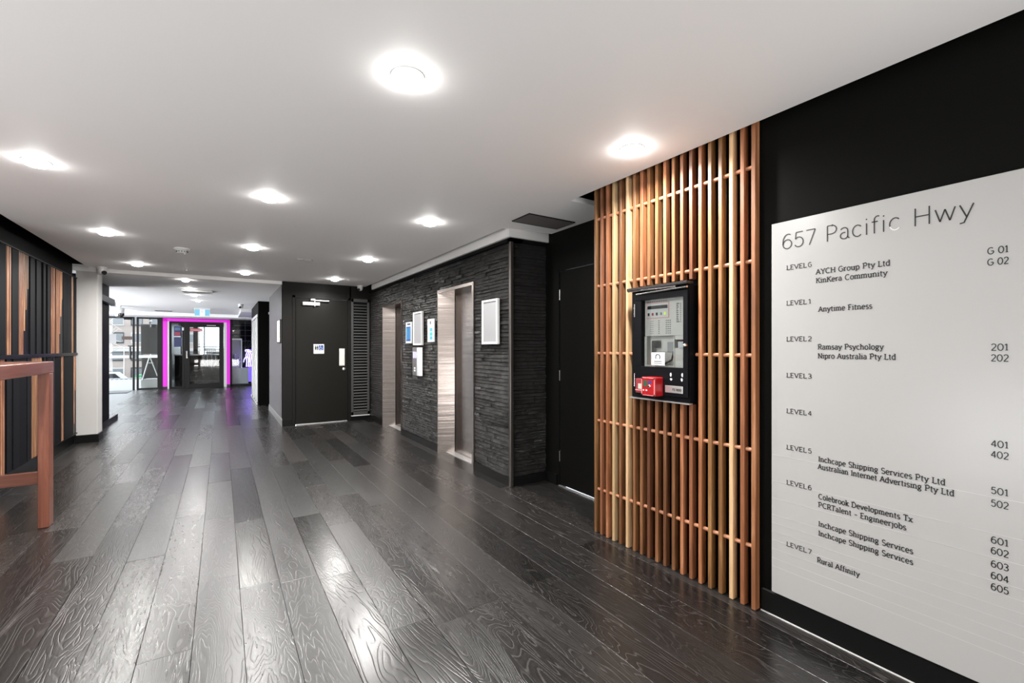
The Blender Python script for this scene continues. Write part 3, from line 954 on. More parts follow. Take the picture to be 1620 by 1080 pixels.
# ================================================================ STROKE LETTERING
def arc(cx, cy, rx, ry, a0, a1, n=14):
    n = max(4, int(abs(a1 - a0) / 22))
    return [(cx + rx * math.cos(math.radians(a0 + (a1 - a0) * i / n)), cy + ry * math.sin(math.radians(a0 + (a1 - a0) * i / n))) for i in range(n + 1)]
X_ = .70
G = {
 'A': (.82, [[(.06, 0), (.41, 1), (.76, 0)], [(.19, .36), (.63, .36)]], [(.06, 0), (.76, 0)]),
 'C': (.82, [arc(.46, .5, .38, .5, 48, 312)], []),
 'D': (.84, [[(.14, 0), (.14, 1), (.36, 1)] + arc(.36, .5, .40, .5, 90, -90) + [(.14, 0)]], [(.09, 0), (.09, 1)]),
 'E': (.66, [[(.60, 1), (.14, 1), (.14, 0), (.61, 0)], [(.14, .52), (.5, .52)]], [(.09, 0), (.09, 1)]),
 'F': (.62, [[(.58, 1), (.14, 1), (.14, 0)], [(.14, .52), (.48, .52)]], [(.14, 0), (.09, 1)]),
 'G': (.86, [arc(.46, .5, .38, .5, 48, 330), [(.50, .46), (.79, .46), (.79, .2)]], []),
 'H': (.86, [[(.14, 0), (.14, 1)], [(.72, 0), (.72, 1)], [(.14, .52), (.72, .52)]], [(.14, 0), (.14, 1), (.72, 0), (.72, 1)]),
 'I': (.36, [[(.18, 0), (.18, 1)]], [(.18, 0), (.18, 1)]),
 'K': (.78, [[(.14, 0), (.14, 1)], [(.66, 1), (.15, .46)], [(.34, .62), (.70, 0)]], [(.14, 0), (.14, 1), (.66, 1), (.70, 0)]),
 'L': (.62, [[(.14, 1), (.14, 0), (.58, 0), (.58, .14)]], [(.14, 1), (.09, 0)]),
 'N': (.86, [[(.14, 0), (.14, 1), (.72, 0), (.72, 1)]], [(.14, 0), (.12, 1), (.72, 1)]),
 'P': (.72, [[(.14, 0), (.14, 1), (.38, 1)] + arc(.38, .73, .26, .27, 90, -90) + [(.14, .46)]], [(.14, 0), (.09, 1)]),
 'R': (.76, [[(.14, 0), (.14, 1), (.38, 1)] + arc(.38, .74, .25, .26, 90, -90) + [(.14, .48)], [(.38, .48), (.68, 0)]], [(.14, 0), (.09, 1), (.70, 0)]),
 'S': (.66, [arc(.33, .745, .24, .255, 30, 270) + arc(.33, .25, .26, .25, 90, -150)], []),
 'T': (.74, [[(.06, .86), (.06, 1), (.68, 1), (.68, .86)], [(.37, 1), (.37, 0)]], [(.37, 0)]),
 'V': (.78, [[(.06, 1), (.39, 0), (.72, 1)]], [(.06, 1), (.72, 1)]),
 'Y': (.76, [[(.06, 1), (.38, .48), (.70, 1)], [(.38, .48), (.38, 0)]], [(.06, 1), (.70, 1), (.38, 0)]),
 'a': (.60, [arc(.27, .50, .20, .20, 150, 20) + [(.47, .42), (.47, .1), (.55, 0)], arc(.28, .20, .20, .20, 70, 330) + [(.46, .16)]], []),
 'b': (.64, [[(.13, 1.03), (.13, 0)], arc(.34, .35, .23, .35, 150, -150)], [(.08, 1.03)]),
 'c': (.56, [arc(.32, .35, .25, .35, 45, 315)], []),
 'd': (.66, [[(.50, 1.03), (.50, 0), (.60, 0)], arc(.29, .35, .23, .35, 30, 330)], [(.45, 1.03)]),
 'e': (.60, [[(.07, .38), (.53, .38)] + arc(.30, .35, .24, .35, 5, 315)], []),
 'f': (.40, [[(.17, 0), (.17, .8)] + arc(.33, .82, .16, .2, 180, 60), [(.04, X_), (.34, X_)]], [(.17, 0)]),
 'g': (.62, [arc(.28, .46, .19, .24, 0, 360), arc(.28, -.10, .22, .17, 0, 360), [(.2, .24), (.16, .12), (.40, .06)], [(.42, .62), (.56, .70)]], []),
 'h': (.68, [[(.13, 1.03), (.13, 0)], arc(.33, .45, .20, .25, 170, 0) + [(.53, 0)]], [(.08, 1.03), (.13, 0), (.53, 0)]),
 'i': (.32, [[(.16, X_), (.16, 0)], [(.16, .90), (.16, .98)]], [(.12, X_), (.16, 0)]),
 'j': (.32, [[(.18, X_), (.18, -.15), (.10, -.27), (0, -.27)], [(.18, .90), (.18, .98)]], [(.13, X_)]),
 'k': (.64, [[(.13, 1.03), (.13, 0)], [(.50, X_), (.14, .32)], [(.26, .43), (.54, 0)]], [(.08, 1.03), (.13, 0), (.50, X_), (.54, 0)]),
 'l': (.32, [[(.16, 1.03), (.16, 0)]], [(.11, 1.03), (.16, 0)]),
 'm': (1.0, [[(.13, X_), (.13, 0)], arc(.31, .47, .18, .23, 165, 0) + [(.49, 0)], arc(.67, .47, .18, .23, 165, 0) + [(.85, 0)]], [(.08, X_), (.13, 0), (.49, 0), (.85, 0)]),
 'n': (.68, [[(.13, X_), (.13, 0)], arc(.33, .45, .20, .25, 165, 0) + [(.53, 0)]], [(.08, X_), (.13, 0), (.53, 0)]),
 'o': (.62, [arc(.31, .35, .25, .35, 0, 360)], []),
 'p': (.66, [[(.13, X_), (.13, -.28)], arc(.34, .35, .23, .35, 150, -150)], [(.08, X_), (.13, -.28)]),
 'r': (.46, [[(.13, X_), (.13, 0)], arc(.35, .42, .22, .28, 160, 65)], [(.08, X_), (.13, 0)]),
 's': (.50, [arc(.25, .52, .17, .18, 30, 270) + arc(.25, .17, .19, .17, 90, -150)], []),
 't': (.42, [[(.17, .9), (.17, .15)] + arc(.31, .15, .14, .15, 180, 290), [(.03, X_), (.35, X_)]], []),
 'u': (.68, [[(.13, X_), (.13, .25)] + arc(.33, .25, .20, .25, 180, 350) + [(.53, X_), (.53, 0), (.62, 0)]], [(.08, X_), (.48, X_)]),
 'v': (.62, [[(.06, X_), (.30, 0), (.55, X_)]], [(.06, X_), (.55, X_)]),
 'w': (.88, [[(.05, X_), (.24, 0), (.43, X_ * .93), (.62, 0), (.82, X_)]], []),
 'x': (.60, [[(.07, 0), (.51, X_)], [(.07, X_), (.52, 0)]], [(.07, 0), (.51, X_), (.07, X_), (.52, 0)]),
 'y': (.62, [[(.06, X_), (.32, .02)], [(.57, X_), (.32, .02), (.22, -.25), (.06, -.28)]], [(.06, X_), (.57, X_)]),
 '0': (.74, [arc(.37, .5, .30, .5, 0, 360)], []),
 '1': (.50, [[(.08, .8), (.27, 1), (.27, 0)]], [(.27, 0)]),
 '2': (.66, [arc(.32, .73, .25, .27, 160, -40) + [(.07, 0), (.60, 0)]], []),
 '3': (.62, [arc(.28, .76, .23, .24, 150, -90) + arc(.28, .26, .26, .26, 90, -150)], []),
 '4': (.68, [[(.47, 0), (.47, 1), (.05, .28), (.64, .28)]], []),
 '5': (.64, [[(.54, 1), (.15, 1), (.11, .55)] + arc(.30, .33, .26, .33, 120, -150)], []),
 '6': (.66, [arc(.33, .31, .26, .31, 0, 360), [(.07, .31)] + arc(.38, .5, .31, .5, 180, 60)], []),
 '7': (.60, [[(.05, 1), (.55, 1), (.22, 0)]], []),
 '\u2013': (.60, [[(.08, .38), (.52, .38)]], []),
 ' ': (.36, [], []), '-': (.4, [[(.06, .38), (.34, .38)]], []),
}
def letters(mb, s, y0, y1, z, cap, wid, xf, serif=True, sp=.05, thick=.0012, only=None):
    """s runs from world y0 towards y1 (smaller y), baseline z, in plane x=xf facing -x"""
    tot = sum(G[c][0] + sp for c in s) - sp
    kx = (y0 - y1) / tot
    pen = 0
    def P(px, py, off):
        return (xf - off, y0 - px * kx, z + py * cap)
    for c in s:
        wd, strokes, ser = G[c]
        parts_ = []
        for st in strokes:
            cur = [st[0]]
            for i in range(1, len(st)):
                if len(cur) > 1:
                    ux, uy = cur[-1][0] - cur[-2][0], cur[-1][1] - cur[-2][1]
                    vx, vy = st[i][0] - cur[-1][0], st[i][1] - cur[-1][1]
                    m_ = math.hypot(ux, uy) * math.hypot(vx, vy)
                    if m_ > 0 and (ux * vx + uy * vy) / m_ < .2:
                        parts_.append(cur)
                        cur = [cur[-1]]
                cur.append(st[i])
            parts_.append(cur)
        for st in parts_:
            pts = [Vector(((pen + a) * kx, b * cap)) for a, b in st]
            n = len(pts)
            closed = (pts[0] - pts[-1]).length < 1e-6 and n > 3
            L, R = [], []
            for i, p in enumerate(pts):
                if closed:
                    d1 = (pts[i] - pts[i - 1 if i > 0 else n - 2]).normalized()
                    d2 = (pts[i + 1 if i < n - 1 else 1] - pts[i]).normalized()
                else:
                    d1 = (pts[i] - pts[i - 1]).normalized() if i > 0 else (pts[1] - pts[0]).normalized()
                    d2 = (pts[i + 1] - pts[i]).normalized() if i < n - 1 else d1
                nn = Vector((-(d1.y + d2.y), d1.x + d2.x))
                if nn.length < .2: nn = Vector((-d1.y, d1.x))
                nn.normalize()
                co = max(.45, abs(nn.dot(Vector((-d1.y, d1.x)))))
                wv = wid / 2 / co
                L.append(p + nn * wv); R.append(p - nn * wv)
            V = [(xf - thick, y0 - q.x, z + q.y) for q in L] + [(xf - thick, y0 - q.x, z + q.y) for q in R]
            mb.poly(V, [(i, i + 1, n + i + 1, n + i) for i in range(n - 1)])
        if serif:
            for (sx, sy) in ser:
                h = wid * .75
                a, b = (pen + sx) * kx, sy * cap
                q = .15 * cap
                yb = b if sy <= 0 else b - h
                mb.poly([(xf - thick, y0 - a + q, z + yb), (xf - thick, y0 - a - q, z + yb), (xf - thick, y0 - a - q, z + yb + h), (xf - thick, y0 - a + q, z + yb + h)], [(0, 1, 2, 3)])
        pen += wd + sp
    return mb

# ================================================================ DIRECTORY SIGN
SX = 2.25
sg = thing('directory_sign', 'large white wall directory sign listing floors beside the slat screen', 'sign', (SX, .4, .12))
BB(SX, SX + .02, -.55, 1.183, .120, 1.898, b=.0015).build('panel', M['sign_white'], sg)
_tot = sum(G[c][0] + .05 for c in 'Pacific') - .05
_k = (.951 - .685) / _tot
_c0 = .951 - _k * (sum(G[c][0] + .05 for c in 'Pacifi'))
for (s, a, b) in (('657', 1.134, .986), ('Pacifi', .951, _c0 + .05 * _k), ('Hwy', .650, .475)):
    letters(MB(), s, a, b, 1.767, .068, .0046, SX, False, .05).build('lettering', M['letter'], sg)
G['('] = (.56, [arc(.32, .35, .25, .35, 45, 200)], [])
G[')'] = (.56, [arc(.32, .35, .25, .35, 200, 315)], [])
letters(MB(), '(', _c0, .685, 1.767, .068, .0046, SX, False).build('lettering', M['letter'], sg)
o = letters(MB(), ')', _c0, .685, 1.767, .068, .0046, SX, False).build('lettering', M['letter_pale'], sg)  # lower arc of this letter drawn paler than the upper
o['label'] = 'pale lower half of the last small letter in the title'
T = []
for n_, z in zip('G1234567', (1.667, 1.500, 1.331, 1.161, .993, .822, .656, .366)):
    T.append(('LEVEL', 1.1135, 1.029 - .004, z, .0205)); T.append((n_, 1.020, 1.004, z, .0205))
T += [('AYCH Group Pty Ltd', .987, .717, 1.629, .0225), ('KinKera Community', .987, .727, 1.590, .0225), ('Anytime Fitness', .977, .777, 1.461, .0225),
      ('Ramsay Psychology', .979, .739, 1.293, .0225), ('Nipro Australia Pty Ltd', .979, .699, 1.253, .0225),
      ('Inchcape Shipping Services Pty Ltd', .977, .553, .793, .0225), ('Australian Internet Advertising Pty Ltd', .979, .529, .759, .0225),
      ('Colebrook Developments Tx', .977, .648, .626, .0225), ('PCRTalent \u2013 Engineerjobs', .977, .667, .589, .0225),
      ('Inchcape Shipping Services', .977, .646, .504, .0225), ('Inchcape Shipping Services', .977, .646, .462, .0225), ('Rural Affinity', .982, .821, .341, .0225)]
for s, z in (('G 01', 1.625), ('G 02', 1.586), ('201', 1.291), ('202', 1.254), ('401', .958), ('402', .921), ('501', .796), ('502', .752),
             ('601', .625), ('602', .588), ('603', .542), ('604', .502), ('605', .463)):
    T.append((s, .445 if s[0] == 'G' else .436, .393, z, .0225))
for s, a, b, z, c in T:
    letters(MB(), s, a, b, z, c, .0036 if len(s) > 5 else .0031, SX, True).build('lettering', M['letter'], sg)
ln = MB()
for z in (.784, .659, .575, .495, .456, .414, .373, .331, .286, .247):  # thin pale ridges across the lower part of the sign
    ln.box(SX - .0006, SX + .001, -.54, 1.18, z - .0006, z + .0006)
ln.build('faint_pale_line', nm('pale_line', (.50, .495, .485), .3), sg, kind='stuff')
# small writing elsewhere
lt = letters(MB(), 'FS 1600', 1.700, 1.640, 1.055, .012, .0026, FX - .0145, False) if 'F' in G else MB()
lt.build('lettering', M['letter'], lb)

# ================================================================ FRAMES AND NOTICES ON THE STONE
def snap_frame(label, y0, y1, z0, z1):
    t_ = thing('poster_display', label, 'poster frame', (2.25, (y0 + y1) / 2, z0), 'white poster frames on the stone wall')
    xf = 2.232
    f_ = MB()
    wd = .022
    f_.bbox(xf, 2.262, y0, y0 + wd, z0, z1); f_.bbox(xf, 2.262, y1 - wd, y1, z0, z1)
    f_.bbox(xf, 2.262, y0 + wd, y1 - wd, z0, z0 + wd); f_.bbox(xf, 2.262, y0 + wd, y1 - wd, z1 - wd, z1)
    f_.build('frame', M['white_plastic'], t_)
    BX(xf + .012, 2.262, y0 + wd, y1 - wd, z0 + wd, z1 - wd).build('grey_insert', M['grey_card'], t_)
snap_frame('white poster frame with blank grey insert right of the nearest elevator', 3.76, 4.07, 1.335, 1.777)
snap_frame('white poster frame with blank grey insert between the two elevators', 5.715, 6.04, 1.335, 1.785)
def notice(label, y0, y1, z0, z1):
    return tag(BB(2.246, 2.262, y0, y1, z0, z1, b=.001).build('notice', M['paper']), label, 'notice', 'notices between the elevators')
n1 = notice('white and navy notice on the stone left of the middle poster frame', 6.14, 6.365, 1.365, 1.665)
BX(2.2445, 2.247, 6.165, 6.34, 1.395, 1.60).build('blue_print', M['blue'], n1)
q = MB()
for i in range(5):
    q.box(2.2435, 2.2446, 6.18 + i * .034, 6.192 + i * .034, 1.42, 1.585)
q.build('white_print', M['skyblue'], n1)
BX(2.2445, 2.247, 6.17, 6.30, 1.625, 1.645).build('heading', M['navy'], n1)
n2_ = notice('white notice with three light blue squares right of the middle poster frame', 5.335, 5.54, 1.375, 1.667)
for z, mt in ((1.53, 'skyblue'), (1.475, 'teal'), (1.425, 'skyblue')):
    BX(2.2445, 2.247, 5.38, 5.47, z - .02, z + .022).build('coloured_square', M[mt], n2_)
BX(2.2445, 2.247, 5.43, 5.46, 1.60, 1.64).build('heading', M['letter'], n2_)
cp = thing('lift_call_panel', 'steel elevator call panel with lit arrows below the middle poster frame', 'control panel', (2.25, 5.9, .92))
MB().prism([(2.262, 5.76), (2.225, 5.775), (2.215, 5.84), (2.225, 6.03), (2.262, 6.045)], 'z', .925, 1.305).build('face_plate', M['steel_trim'], cp)
for a in (5.87, 5.95):
    BX(2.216, 2.221, a, a + .035, 1.16, 1.245).build('indicator', M['led_display'], cp)
for z in (.985, 1.02):
    MB().lathe([(.014, 0), (.014, -.006), (.0, -.008)], (2.219, 5.935, z), 'x', 14).build('call_button', M['white_plastic'], cp)

# ================================================================ CEILING FITTINGS
def downlight(label, x, y, z, s=1.0, p=None, group=None):
    t_ = thing('downlight', label, 'ceiling light', (x, y, z), group)
    R_ = .062 * s
    MB().lathe([(R_ + .006, 0.001), (R_ + .005, -.004), (R_ + .001, -.006), (R_ - .001, -.003)], (x, y, z), 'z', 28).build('rim', M['white_plastic'], t_)
    MB().lathe([(R_, -.001), (R_ * .97, -.014), (R_ * .8, -.026), (R_ * .5, -.032), (0, -.034)], (x, y, z), 'z', 28).build('diffuser', M['lamp'], t_)
    l = bpy.data.lights.new('downlight_lamp', 'AREA')
    l.shape = 'DISK'; l.size = .11 * s; l.energy = p if p is not None else LAMP_W; l.color = (1, .975, .945)
    l.spread = math.radians(165)
    o = bpy.data.objects.new('lamp', l)
    link(o, t_)
    o.location = (0, 0, -.038)
    return t_
g1 = 'downlights in the main ceiling'
g2 = 'downlights in the far ceiling'
for a in (('largest looking ceiling downlight, nearest the camera left of the slat screen', .636, 1.779),
          ('ceiling downlight just in front of the timber slat screen', 1.913, 1.762),
          ('ceiling downlight at the far left edge of the picture', -.918, 3.772),
          ('centre row downlight, second from the camera, left of the picture centre', .296, 3.76),
          ('ceiling downlight nearest the dark ceiling access panel', 1.537, 3.741),
          ('left row downlight above the slatted black wall, second from the left edge', -.922, 5.725),
          ('centre row downlight right of the smoke detector', .291, 5.725),
          ('right row downlight between the two elevators and the ceiling sensor', 1.536, 5.732),
          ('left row downlight furthest back, near the dome camera at the column', -.927, 7.659),
          ('centre row downlight just before the step down of the ceiling', .296, 7.70),
          ('right row downlight furthest back, above the toilet door', 1.531, 7.65)):
    downlight(a[0], a[1], a[2], 2.40, 1.0, None, g1)
for a in (('far ceiling downlight nearest to the ceiling step', -.463, 8.62), ('far ceiling downlight just before the air diffuser', -.471, 9.845),
          ('far ceiling downlight just behind the air diffuser', -.453, 11.0), ('far ceiling downlight furthest along the middle row before the exit sign', -.437, 12.24),
          ('far left downlight half hidden behind the black blade wall', -2.274, 13.913), ('far left downlight above the hanging dome camera', -2.404, 16.3), ('far left downlight just right of the hanging dome camera', -2.13, 16.55)):
    downlight(a[0], a[1], a[2], 2.35, .8, 9, g2)

# smoke detector
x, y, z = -.366, 6.22, 2.4
sd = thing('smoke_detector', 'round white smoke detector on the main ceiling', 'smoke detector', (x, y, z))
MB().lathe([(.075, .001), (.075, -.012), (.066, -.018), (.058, -.028), (.05, -.03)], (x, y, z), 'z', 28).build('base', M['white_plastic'], sd)
MB().lathe([(.05, -.03), (.048, -.044), (.036, -.054), (0, -.056)], (x, y, z), 'z', 28).build('cap', M['white_plastic'], sd)
for k in range(12):
    a = k * PI / 6
    c_, s_ = math.cos(a), math.sin(a)
    MB().tube([(x + .0505 * c_, y + .0505 * s_, z - .032), (x + .0495 * c_, y + .0495 * s_, z - .042)], .006, 6).build('vent_slot', M['black_plastic'], sd)
# small recessed ceiling sensor
x, y = .914, 6.178
cs = thing('ceiling_sensor', 'small round flush ceiling fitting with thin grey ring', 'ceiling fitting', (x, y, z))
MB().lathe([(.06, .001), (.06, -.003), (.052, -.004), (.052, .0)], (x, y, z), 'z', 28).build('ring', M['grey_plastic'], cs)
MB().lathe([(.05, 0), (.045, -.008), (.03, -.013), (0, -.014)], (x, y, z), 'z', 24).build('lens', M['white_plastic'], cs)
BB(x - .12, x - .055, y - .02, y + .02, 2.393, 2.3995, b=.002).build('tab', M['white_plastic'], cs)
# access grille
ag = thing('ceiling_access_panel', 'dark grey rectangular panel in the ceiling near the elevator corner', 'ceiling panel', (2.36, 3.18, 2.4))
BX(2.123, 2.602, 3.06, 3.312, 2.393, 2.3995).build('panel', nm('taupe_ceiling_panel', (.15, .135, .13), .5), ag)
f_ = MB()
for a in ((2.117, 2.608, 3.054, 3.06), (2.117, 2.608, 3.312, 3.318), (2.117, 2.123, 3.06, 3.312), (2.602, 2.608, 3.06, 3.312)):
    f_.box(*a, 2.391, 2.3995)
f_.build('edge_frame', M['dark_brown_wall'], ag)

def dome_cam(label, x, y, z, ax=0, ay=-1, s=1.0):
    t_ = thing('dome_camera', label, 'security camera', (x, y, z))
    MB().lathe([(.062 * s, .001), (.062 * s, -.02 * s), (.055 * s, -.034 * s)], (x, y, z), 'z', 24).build('base', M['white_plastic'], t_)
    MB().lathe([(.054 * s, -.034 * s), (.056 * s, -.06 * s), (.048 * s, -.088 * s), (.03 * s, -.104 * s), (0, -.11 * s)], (x, y, z), 'z', 24).build('dome', M['white_plastic'], t_)
    d = Vector((ax, ay, -.45)).normalized()
    c = Vector((x, y, z - .062 * s))
    MB().tube([c + d * .035 * s, c + d * .062 * s], .028 * s, 18).build('lens', M['black_plastic'], t_)
    return t_
dome_cam('white dome security camera over the white column', -1.37, 8.22, 2.40, .75, -.9)
dome_cam('white dome security camera in the corner above the louvred grille', 2.075, 8.25, 2.40, -.75, -.7, .85)
dome_cam('small white dome camera on the far ceiling near the black block', .398, 12.75, 2.35, -.4, -1, .95)
# hanging dome
hx, hy = -2.13, 14.76
hd = thing('pendant_dome_camera', 'silver pendant dome camera hanging before the glass entrance', 'security camera', (hx, hy, 2.35))
MB().lathe([(.05, 0), (.05, -.02), (.03, -.03), (.03, -.05)], (hx, hy, 2.35), 'z', 20).build('mount', M['white_plastic'], hd)
MB().lathe([(.03, -.05), (.095, -.075), (.10, -.19)], (hx, hy, 2.35), 'z', 24).build('collar', M['alu'], hd)
MB().lathe([(.098, -.19), (.092, -.25), (.06, -.295), (0, -.31)], (hx, hy, 2.35), 'z', 24).build('bubble', M['chrome'], hd)
# air diffuser
df = thing('air_diffuser', 'long white slatted air diffuser in the far ceiling', 'air vent', (-.37, 10.2, 2.35))
f_ = MB()
for a in ((-.60, -.14, 10.05, 10.08), (-.60, -.14, 10.34, 10.37), (-.60, -.57, 10.08, 10.34), (-.17, -.14, 10.08, 10.34)):
    f_.bbox(*a, 2.318, 2.3499, b=.002)
f_.build('frame', M['white_plastic'], df)
BX(-.57, -.17, 10.08, 10.34, 2.345, 2.3495).build('backing', M['void'], df)
for i in range(7):
    BX(-.57, -.17, 10.10 + i * .034, 10.112 + i * .034, 2.322, 2.344).build('slat', M['white_plastic'], df)
cg = thing('ceiling_return_grille', 'thin dark return air grille in the far ceiling left of the exit sign', 'air vent', (-1.37, 16.2, 2.35))
BX(-1.57, -1.18, 16.05, 16.35, 2.342, 2.3495).build('panel', M['grey_plastic'], cg)
for i in range(5):
    BX(-1.56, -1.19, 16.08 + i * .055, 16.10 + i * .055, 2.338, 2.343).build('slat', M['louvre'], cg)
# exit sign
ex = thing('exit_sign', 'lit blue and white exit sign hanging from the far ceiling', 'exit sign', (-.43, 14.7, 2.35))
BB(-.61, -.245, 14.70, 14.74, 2.325, 2.3499, b=.002).build('mount', M['alu'], ex)
BX(-.60, -.255, 14.705, 14.735, 2.152, 2.325).build('casing', M['alu'], ex)
BX(-.592, -.263, 14.70, 14.706, 2.160, 2.318).build('face', M['exit_blue'], ex)
BX(-.478, -.372, 14.696, 14.7005, 2.166, 2.312).build('white_field', M['exit_white'], ex)
rn = MB()
yy = 14.695
rn.lathe([(0, 0), (.014, 0), (.014, -.001), (0, -.001)], (-.437, yy, 2.292), 'y', 10)
rn.tube([(-.435, yy, 2.272), (-.425, yy, 2.235)], .011, 6)
rn.tube([(-.425, yy, 2.235), (-.40, yy, 2.215), (-.395, yy, 2.18)], .007, 6)
rn.tube([(-.425, yy, 2.235), (-.437, yy, 2.205), (-.462, yy, 2.195)], .007, 6)
rn.tube([(-.435, yy, 2.268), (-.405, yy, 2.262), (-.392, yy, 2.28)], .005, 6)
rn.tube([(-.435, yy, 2.268), (-.458, yy, 2.25)], .005, 6)
rn.build('running_figure', nm('exit_figure_blue', (.1, .12, .3), .4, emit=(.2, .25, .5), estr=.4), ex)

# ================================================================ FAR GLAZING
def frame_rect(mb, x0, x1, z0, z1, wd, ya, yb, bottom=True):
    mb.bbox(x0, x0 + wd, ya, yb, z0, z1); mb.bbox(x1 - wd, x1, ya, yb, z0, z1)
    mb.bbox(x0 + wd, x1 - wd, ya, yb, z1 - wd, z1)
    if bottom:
        mb.bbox(x0 + wd, x1 - wd, ya, yb, z0, z0 + wd)
    return mb
# entrance: glass door leaf at left, fixed pane at right
w1_ = frame_rect(MB(), -3.6, -2.245, 0, 2.25, .05, YB, YB + .06, False).build('door_4', M['darkframe'], kind='structure')
BX(-3.55, -2.295, YB + .025, YB + .035, .01, 2.2).build('pane', M['glass'], w1_)
BX(-3.55, -2.295, YB + .012, YB + .018, .99, 1.07).build('frosted_band', M['frosted'], w1_)
BB(-2.50, -2.30, YB - .03, YB, 2.16, 2.20).build('door_closer', M['black_satin'], w1_)
h_ = MB().bbox(-2.40, -2.29, YB - .05, YB, 1.33, 1.37).tube([(-2.345, YB - .04, 1.34), (-2.345, YB - .04, .95)], .025, 8)
h_.build('pull_handle', M['black_plastic'], w1_)
wd1 = frame_rect(MB(), -2.2, -1.64, 0, 2.25, .05, YB, YB + .06).build('window_1', M['darkframe'], kind='structure')
BX(-2.15, -1.69, YB + .025, YB + .035, .05, 2.2).build('pane', M['glass'], wd1)
BX(-2.15, -1.69, YB + .012, YB + .018, .99, 1.07).build('frosted_band', M['frosted'], wd1)
struct('trim_8', BX(-1.64, -1.55, YB - .02, YB + .08, 0, 2.26), M['darkframe'])
struct('wall_end', MB().box(-5.2, -3.6, YB, YB + .1, 0, 2.62).box(-3.6, 1.9, YB, YB + .1, 2.262, 2.62), M['dark_brown_wall'])
struct('wall_far_right', BX(1.55, 1.6, 14.3, YB, 0, 2.62), M['void'])
# notices on the glass
tag(BX(-2.878, -2.675, YB - .006, YB - .001, 1.434, 1.717).build('notice', M['grey_plastic']), 'square grey notice stuck on the glass entrance door', 'notice')
ds = tag(BX(-2.55, -2.30, YB - .006, YB - .001, 1.55, 1.65).build('notice', nm('brown_notice', (.05, .025, .015), .4)), 'narrow brown lettered notice on the glass entrance door beside the handle', 'notice')
mt_ = thing('entrance_mat', 'dark rubber mat on the floor inside the glass entrance door', 'mat', (-2.7, 17.3, 0))
BB(-3.4, -2.27, 16.95, 17.75, .001, .014, b=.004).build('pile', M['black_satin'], mt_)
f_ = frame_rect(MB(), 0, 1, 0, 1, .01, 0, .01) if False else None

# magenta portal
mp_ = thing('magenta_light_portal', 'glowing magenta light frame around the dark double glass doors', 'light frame', (-.65, YB, 0))
for (a, b) in ((-1.548, -1.44), (.156, .251)):
    BX(a, b, YB - .07, YB, .075, 2.225).build('light_strip', M['magenta_led'], mp_)
BX(-1.548, .251, YB - .07, YB, 2.145, 2.235).build('light_strip', M['magenta_led'], mp_)
for (a, b) in ((-1.438, -1.39), (.072, .154)):
    BX(a, b, YB - .06, YB + .02, 0, 2.143).build('jamb', M['white_paint'], mp_)
for (a, b) in ((-1.55, -1.438), (.154, .255)):
    BX(a, b, YB - .07, YB, 0, .074).build('foot', M['black_plastic'], mp_)
# double doors
dd = frame_rect(MB(), -1.388, -1.0, 0, 2.14, .06, YB - .02, YB + .03).build('door_5', M['darkframe'], kind='structure')
BX(-1.33, -1.06, YB, YB + .01, .06, 2.08).build('pane', M['glass'], dd)
dd2 = MB()
dd2.bbox(-.998, -.86, YB - .02, YB + .03, 0, 2.14); dd2.bbox(-.06, .07, YB - .02, YB + .03, 0, 2.14)
dd2.bbox(-.86, -.06, YB - .02, YB + .03, 1.975, 2.14); dd2.bbox(-.86, -.06, YB - .02, YB + .03, 0, .13)
dd2 = dd2.build('door_6', M['darkframe'], kind='structure')
BX(-.86, -.06, YB, YB + .01, .13, 1.975).build('pane', M['glass'], dd2)
BB(-.955, -.915, YB - .06, YB - .02, .96, 1.20).build('door_handle', M['chrome'], dd2)
BX(-.40, -.15, YB - .024, YB - .02, 2.03, 2.045).build('pale_print', M['offwhite'], dd2)
po1 = tag(BX(-1.27, -1.09, YB - .012, YB - .006, 1.68, 1.99).build('poster', M['navy']), 'upper navy and red poster on the left leaf of the dark double doors', 'poster', 'posters on the double doors')
BX(-1.25, -1.11, YB - .014, YB - .011, 1.70, 1.80).build('red_print', nm('poster_red', (.25, .02, .04), .4), po1)
BX(-1.25, -1.11, YB - .014, YB - .011, 1.86, 1.95).build('blue_print', nm('poster_steel_blue', (.06, .11, .2), .4), po1)
tag(BX(-1.27, -1.07, YB - .012, YB - .006, 1.33, 1.64).build('poster', M['navy']), 'lower plain navy poster on the left leaf of the dark double doors', 'poster', 'posters on the double doors')
tag(BX(-1.06, -1.015, YB - .03, YB - .021, 1.86, 1.95).build('notice', M['paper']), 'tiny white sticker beside the upper navy poster', 'sticker')
rs = tag(BX(-.86, -.52, YB - .012, YB - .004, 1.835, 1.935).build('banner', nm('banner_red', (.32, .04, .06), .4)), 'red strip notice at the top of the right glass door leaf', 'banner')
BX(-.84, -.54, YB - .014, YB - .012, 1.885, 1.893).build('print_line', M['paper'], rs)
BX(-.84, -.54, YB - .014, YB - .012, 1.865, 1.873).build('print_line', M['paper'], rs)

